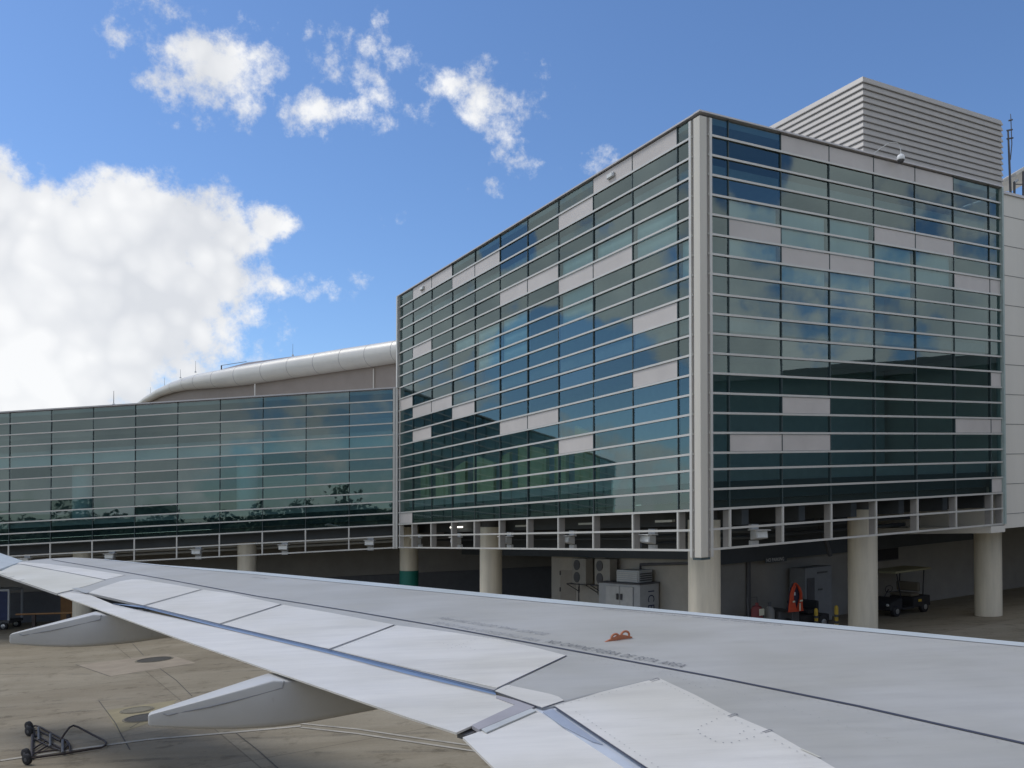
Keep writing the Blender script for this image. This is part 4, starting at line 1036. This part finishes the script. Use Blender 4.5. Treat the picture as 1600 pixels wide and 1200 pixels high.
    strip('spoiler_seam', [(866,1104),(930,1147),(1011,1201),(1200,1330)], .020, .009, M_SEAM)
    for x, y in ((1024,1061),(1146,1116),(1200,1141)):
        strip('hinge_mark', [(x-9,y+2.5),(x+3,y-1.5),(x+7,y),(x-5,y+3.5)], .007, .010, M_SEAM)
    strip('hinge_strip', [(1252,1170),(1281,1183)], .018, .0105, M_WBEIGE)
    # fastener dots
    def dots(name, L_, r, mt):
        mm = MB()
        for x, y in L_:
            c = W(x, y, .011); e1 = WN.cross(Vector((0,1,0))).normalized(); e2 = WN.cross(e1)
            mm.add([c+e1*r*cos(k*pi/3)+e2*r*sin(k*pi/3) for k in range(6)], [tuple(range(6))])
        mm.build(name, mt, t, fix=False)['kind'] = 'stuff'
    ring = [(1096,1134),(1091,1140),(1094,1146),(1102,1150),(1110,1154),(1118,1158),(1130,1160),(1143,1160),(1155,1157),(1167,1154),(1178,1151),(1104,1131),(1112,1127),(1120,1123),(1162,1142),(1156,1146)]
    dots('fastener', ring, .0065, M_MARK)
    dots('fastener', [(1058,1058),(1068,1062),(1077,1068),(1087,1071.5),(1095,1074),(1048,1054)], .006, M_MARK)
    dots('fastener', [(686+7*i, 1003+1.2*i+(i % 3)) for i in range(9)]+[(700+6*i, 1014-2.2*i) for i in range(8)], .007, M_MARKL)
    def rivets(pts, step, r, mt):
        P = [W(x, y, .0125) for x, y in pts]; mm = MB()
        for a_, b_ in zip(P, P[1:]):
            n_ = max(1, int((b_-a_).length/step))
            for i in range(n_):
                c = a_.lerp(b_, i/n_); e1 = (b_-a_).normalized(); e2 = WN.cross(e1)
                mm.add([c+e1*r*cos(k*pi/3)+e2*r*sin(k*pi/3) for k in range(6)], [tuple(range(6))])
        mm.build('rivet_row', mt, t, fix=False)['kind'] = 'stuff'
    mr_ = mat('rivet_soft', (.30, .30, .29), .6)
    for L_ in ([(260,909),(400,935.5),(560,961),(682,982),(847,1012.5),(980,1037),(1120,1063),(1340,1108),(1600,1167)], [(300,893),(600,921),(850,945),(1080,965),(1323,989),(1600,1016)],
               [(890,1026),(1030,1052),(1140,1078),(1240,1108),(1420,1165)], [(350,978),(443,948)], [(232,949),(320,923)], [(522,1016),(622,979)], [(790,1076),(890,1028)],
               [(880,1100),(1029,1063)], [(900,1112),(1000,1180),(1080,1232)], [(1035,1066),(1140,1120),(1270,1186)]):
        rivets(L_, .085, .0065, mr_)
    # aileron and outboard surfaces
    slab('aileron', [(-30,889),(0,888),(14,884),(33,882),(100,894),(164,906),(140,914),(112,921.5),(89,927),(0,897)], .007, .006, M_WBEIGE)
    slab('outer_panel', [(36,881),(18,879.5),(28,878),(75,881),(135,889),(195,898.5),(165,905.2),(100,893)], .0075, .0065, M_WWHITE)
    strip('aileron_line', [(32,881.5),(100,893.5),(165,906)], .025, .010, M_SEAM)
    strip('aileron_seam', [(89,928),(112,922)], .015, .010, M_SEAM)
    slab('hinge_cover', [(112,919),(122,918),(143,924),(135,927)], .009, .006, mat('cover_greyish', (.36, .37, .36), .5))
    for x, y in ((3,896),(17,901),(32,906)): 
        strip('static_wick', [(x+6,y-.8),(x-4,y+1.2)], .02, .012, M_SEAM)
    # outboard flap, its nose with a painted blue sky reflection, and the end seal
    FT = [(96,929),(112,923.5),(176,938),(342,976.5),(514,1016.5),(640,1048),(778,1081),(817,1099),(713,1145),(640,1121.5),(430,1050),(272,995),(164,956),(112,938)]
    slab('flap', [(89,928),(112,922.8),(140,929),(176,944),(342,981),(514,1021.5),(640,1054.5),(775,1086),(817,1098.5),(713,1144.5),(640,1121.5),(430,1049.5),(272,995),(164,955.5),(112,937)], -.012, .018, M_WWHITE)
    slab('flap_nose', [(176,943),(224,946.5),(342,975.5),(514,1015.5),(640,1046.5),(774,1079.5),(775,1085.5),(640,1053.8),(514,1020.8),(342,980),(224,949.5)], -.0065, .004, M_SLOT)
    strip('flap_nose_edge', [(176,944.5),(342,980.3),(514,1021),(640,1054),(775,1085.8)], .010, -.002, M_SEAML)
    slab('flap_end_seal', [(776,1086),(818,1097),(838,1103),(748,1140),(737,1133),(805,1101),(775,1090)], -.004, .03, mat('seal_grey', (.33, .32, .34), .7))
    slab('gap_seal', [(738,1134),(830,1101.5),(760,1138),(728,1149),(714,1145)], -.05, .04, M_DKGREY)  # dark seal between the outboard and inboard flap ends
    # inboard flap with its cove
    slab('inboard_flap', [(723,1152),(757,1140),(834,1107),(846,1112),(880,1138),(985,1200),(1200,1330),(1000,1400),(772,1200)], -.02, .02, M_WWHITE)
    slab('flap_cove', [(834,1106.5),(866,1103.5),(930,1147),(1011,1201),(1210,1332),(1195,1336),(985,1206),(900,1150),(850,1116)], -.018, .01, mat('cove_pale', (.50, .54, .60), .4))
    slab('flap_nose', [(848,1112),(864,1108),(905,1137),(942,1163),(925,1158),(880,1135)], -.008, .006, mat('slot_sky_tint_soft', (.33, .37, .45), .4))  # inboard nose, same sky reflection painted in a softer blue
    slab('flap_seal', [(752,1139),(830,1106.5),(838,1110),(760,1144)], -.006, .01, mat('seal_pale', (.46, .48, .48), .6))
    # winglet root at the tip
    mm = MB(); a = [W(36,876.5), W(24,877), W(0,885), W(-40,884)]
    r0 = W(30,877); up = Vector((-1.0,.35,.30))
    tipp = [(0,864.5),(36,876.5),(0,889),(-60,900),(-160,880),(-90,838)]
    P = [W(36,876.5,.003), W(10,887,.003), W(-30,892,.003)]
    d0 = W(36,876.5)
    def at(x, y, d): r = ray(x, y); q = r*(d/r.y); return Vector((q.x, q.y, q.z+EYE))
    dd = d0.y
    Q = [d0+WN*.004, at(0,864,dd+.7), at(-70,838,dd+1.6), at(-150,846,dd+.4), at(-60,894,dd-2.6), at(0,889,dd-2.6)]
    mm.prism(Q, [q+Vector((.02,.05,-.05)) for q in Q]); mm.build('winglet', M_WSLAT, t)
    # flap track fairings
    aft = Vector((-.93, -.37, 0)).normalized(); side = Vector((aft.y, -aft.x, 0))
    if side.dot(Vector((0,1,0))) < 0: side = -side
    def fairing(attN, attF, tt, tb, bots):
        A = W(*attN, -.012); B = W(*attF, -.012); nv = Vector((side.x, side.y, 0))
        def onv(x, y):
            r = ray(x, y); q = r*((A-Vector((0,0,EYE))).dot(nv)/r.dot(nv)); q.z += EYE; return (q-A).dot(aft), q.z
        wd = abs((B-A).dot(nv)); wd = max(.28, min(.5, wd))
        sT, zT = onv(*tt); _, zTb = onv(*tb)
        bl = sorted([onv(*p) for p in bots]+[(sT, zTb)])
        def zb(s):
            if s <= bl[0][0]: return bl[0][1]+(bl[0][0]-s)*(bl[1][1]-bl[0][1])/(bl[1][0]-bl[0][0])*-1
            for (s0, z0), (s1, z1) in zip(bl, bl[1:]):
                if s <= s1: return z0+(z1-z0)*(s-s0)/(s1-s0)
            return bl[-1][1]
        secs = []; N_ = 20; s0 = -2.6
        for i in range(N_+1):
            s = s0+(sT-s0)*i/N_
            if s < 0: zt_ = (A+aft*s).z-.06-.03*0
            else: zt_ = A.z+(zT-A.z)*(s/sT)
            if s < 0:                                  # stay under the wing skin
                q = A+aft*s; zt_ = (WC-WN.x*q.x-WN.y*q.y)/WN.z+EYE-.075
            f = max(0, s/sT) if s > 0 else 0
            w = wd*(1-.72*f**1.3) if s > 0 else wd*(1-.5*(s/s0)**2)
            z_b = min(zb(s), zt_-.04)
            secs.append((s, w, z_b, zt_))
        s, w, z0, z1 = secs[-1]
        secs.append((s+.02, w*.86, z0+.012, z1-.012)); secs.append((s+.03, w*.6, z0+.03, z1-.03))
        m = MB(); rings = []
        for s, w, z0, z1 in secs:
            h = z1-z0; r = min(w*.16, h*.16); c = A+aft*s; mid = side*(wd/2)
            pr = []
            for (oy, oz, sy, sz) in ((-w/2, 0, 1, 1), (w/2, 0, -1, 1), (w/2, h, -1, -1), (-w/2, h, 1, -1)):
                rr = r if sz > 0 else r*.5
                for k in range(4):
                    an = k/3*pi/2
                    if (sy, sz) == (1, 1): dy, dz = rr*(1-sin(pi/2-an+0)*1.0), rr*(1-cos(pi/2-an))
                    pr.append(None)
            pr = []
            def arc(cy, cz, r_, a0):
                for k in range(4): pr.append((cy+r_*cos(a0+k*pi/6), cz+r_*sin(a0+k*pi/6)))
            arc(-w/2+r, r, r, pi); arc(w/2-r, r, r, 1.5*pi); rt = r*.3
            arc(w/2-rt, h-rt, rt, 0); arc(-w/2+rt, h-rt, rt, .5*pi)
            rings.append([Vector((c.x, c.y, 0))+mid+side*py_+Vector((0,0,z0+pz)) for py_, pz in pr])
        k = len(rings[0])
        for g in rings: m.v += [tuple(q) for q in g]
        for i in range(len(rings)-1):
            for j in range(k): m.f.append((i*k+j, i*k+(j+1) % k, (i+1)*k+(j+1) % k, (i+1)*k+j))
        m.f.append(tuple(range(k))); m.f.append(tuple((len(rings)-1)*k+j for j in range(k))[::-1])
        fo = m.build('flap_fairing', M_FAIR, t, 50)
        # access seam on the near side
        mm = MB()
        def pt(s, f):
            z0 = zb(s); zt_ = A.z+(zT-A.z)*(s/sT)
            i = min(range(N_+1), key=lambda j: abs(secs[j][0]-s)); w = secs[i][1]
            c = A+aft*s+side*(wd/2-w/2-.006); return Vector((c.x, c.y, z0+(zt_-z0)*f))
        seq = [(sT*.04, .93), (sT*.05, .80)]+[(sT*q, .80-.10*q) for q in (.2,.4,.6,.8,.88)]+[(sT*.93, .88), (sT*.95, .97)]
        mm.tube([pt(*q) for q in seq], .006, 5); mm.build('access_seam', M_SEAML, fo)
    fairing((164,955.5), (140,947), (15,993), (15,1009), [(60,1012),(114,1013),(160,1010),(203,1006),(272,996)])
    fairing((452,1056), (406,1043), (236,1122), (238,1142), [(300,1144),(360,1144),(430,1139),(480,1132),(592,1111)])
    # stencils
    def text(name, s, p0, p1, size, flip, mt, rows=0.0, fit=True):
        A = W(*p0, .0085); B = W(*p1, .0085); ex = (B-A); Lg = ex.length; ex.normalize(); ey = WN.cross(ex)
        vs_, fs_ = text_mesh(s, 1.0, 0, 1.25, -.006); wd = max(v.x for v in vs_)
        sx = Lg/wd
        if flip: A, ex, ey = B+ey*size*.72, -ex, -ey
        MB().add([A+ex*(v.x*sx)+ey*(v.y*size) for v in vs_], fs_).build(name, mt, t, fix=False)
    text('wing_lettering', 'NO CAMINE FUERA DE ESTA AREA', (850,1003), (1063,1042.5), .20, False, M_MARK)
    text('wing_lettering', 'DO NOT WALK OUTSIDE THIS AREA', (674,973), (836,1001.5), .17, False, M_MARKL)
    text('wing_lettering', 'DO NOT WALK OUTSIDE THIS AREA', (682,966), (848,992), .18, True, M_MARKL)
    text('wing_lettering', 'NO CAMINE FUERA DE ESTA AREA   DO NOT WALK OUTSIDE THIS AREA', (940,951.5), (1220,977), .13, True, M_MARKL)
    text('wing_lettering', 'NO STEP', (392,901.5), (412,904.5), .16, True, M_MARKL)
    # orange two-eyed tie-down fitting
    a = W(945,1003); b = W(987,996.5); ex = (b-a).normalized(); Lg = (b-a).length
    def fp(x, z): return a+ex*(x*Lg)+WN*(z*Lg*.8)
    prof = [(.0,.0),(.12,.04),(.2,.06),(.26,.17),(.34,.23),(.44,.23),(.52,.17),(.60,.17),(.66,.24),(.74,.30),(.83,.29),(.92,.18),(1.0,.03),(1.0,0)]
    ey = WN.cross(ex)
    mm = MB(); n = len(prof)
    # plate with two holes: a base bar plus two arches
    mm.prism([fp(x, z)+ey*.012 for x, z in [(0,0),(1,0),(1,.05),(.64,.19),(.50,.18),(.14,.06)]], [fp(x, z)-ey*.012 for x, z in [(0,0),(1,0),(1,.05),(.64,.19),(.50,.18),(.14,.06)]])
    for cx, cz, rr in ((.39,.10,.14),(.76,.14,.15)):
        mm.tube([fp(cx+rr*cos(k*pi/10)*1.0, cz+rr*sin(k*pi/10)) for k in range(-2, 13)], .014, 8)
    mm.build('tie_down_fitting', M_FIT, t, 40)
    # fuselage, just behind the viewpoint, with a row of windows
    ax = Vector((.93, .37, 0)).normalized(); nn = Vector((-.37, .93, 0)).normalized()
    cc = Vector((0,0,EYE-.25))-nn*2.95
    MB().tube([cc+ax*s for s in (-17, -14, -10, 14, 18, 20.5, 22)], [.7, 1.5, 1.95, 1.95, 1.8, 1.2, .4], 40).build('fuselage', M_WHITE, t, 50)
airliner()

# ------------------------------------------------------------------ across the apron, seen in the glass
def across():
    t = thing('opposite_terminal', 'long dark glazed terminal wing across the apron to the right', 'terminal building', S(58, 20, ZG))
    MB().box(52, 70, -8, 50, ZG, 8.2, S).build('wall', mat('opposite_dark', (.05, .055, .055), .6), t)
    MB().box(51.5, 70.5, 50.01, 90, ZG, 11.0, S).build('tower_block', mat('opposite_dark2', (.06, .062, .06), .6), t)
    MB().box(51.4, 70.6, -8.5, 50, 8.21, 9.0, S).build('roof_edge', M_DKGREY, t)
    mt = mat('tree_leaf', (.06, .09, .045), .8, 0, .4, 1.0)
    m = MB(); rnd = random.Random(3)
    for i in range(150):
        x = -190+300*rnd.random(); y = -100-40*rnd.random(); h = 9+5.5*rnd.random()**2; w = 4+4*rnd.random(); zb_ = ZG
        for j in range(420):
            th = rnd.random()*2*pi; ph = asin(2*rnd.random()-1); rr = (.25+.75*rnd.random()**.6)
            c = Vector((x+w*rr*cos(ph)*cos(th), y+w*rr*cos(ph)*sin(th), zb_+h*.5+h*.5*rr*sin(ph)))
            s_ = .28+.5*rnd.random(); e1 = Vector((rnd.gauss(0,1), rnd.gauss(0,1), rnd.gauss(0,1))).normalized(); e2 = e1.orthogonal().normalized()
            m.add([S(*(c+e1*s_)), S(*(c+e2*s_)), S(*(c-e1*s_)), S(*(c-e2*s_))], [(0,1,2,3)])
    xs = [-210+6*i for i in range(56)]; hs = [ZG+7+3.5*rnd.random() for _ in xs]
    fr = [S(x, -108+3*rnd.random(), -ZG*0+h) for x, h in zip(xs, hs)]; bk2 = [S(x, -126, h) for x, h in zip(xs, hs)]
    f0 = [S(x, -104, ZG-.2) for x in xs]; b0 = [S(x, -132, ZG-.2) for x in xs]; k = len(xs)
    for A_, B_ in ((f0, fr), (fr, bk2), (bk2, b0)): m.add(A_+B_, [(i, i+1, k+i+1, k+i) for i in range(k-1)])
    o = m.build('tree_belt', mt, fix=False); o['kind'] = 'stuff'; tag(o, 'dark belt of trees beyond the far side of the apron', 'trees')
across()
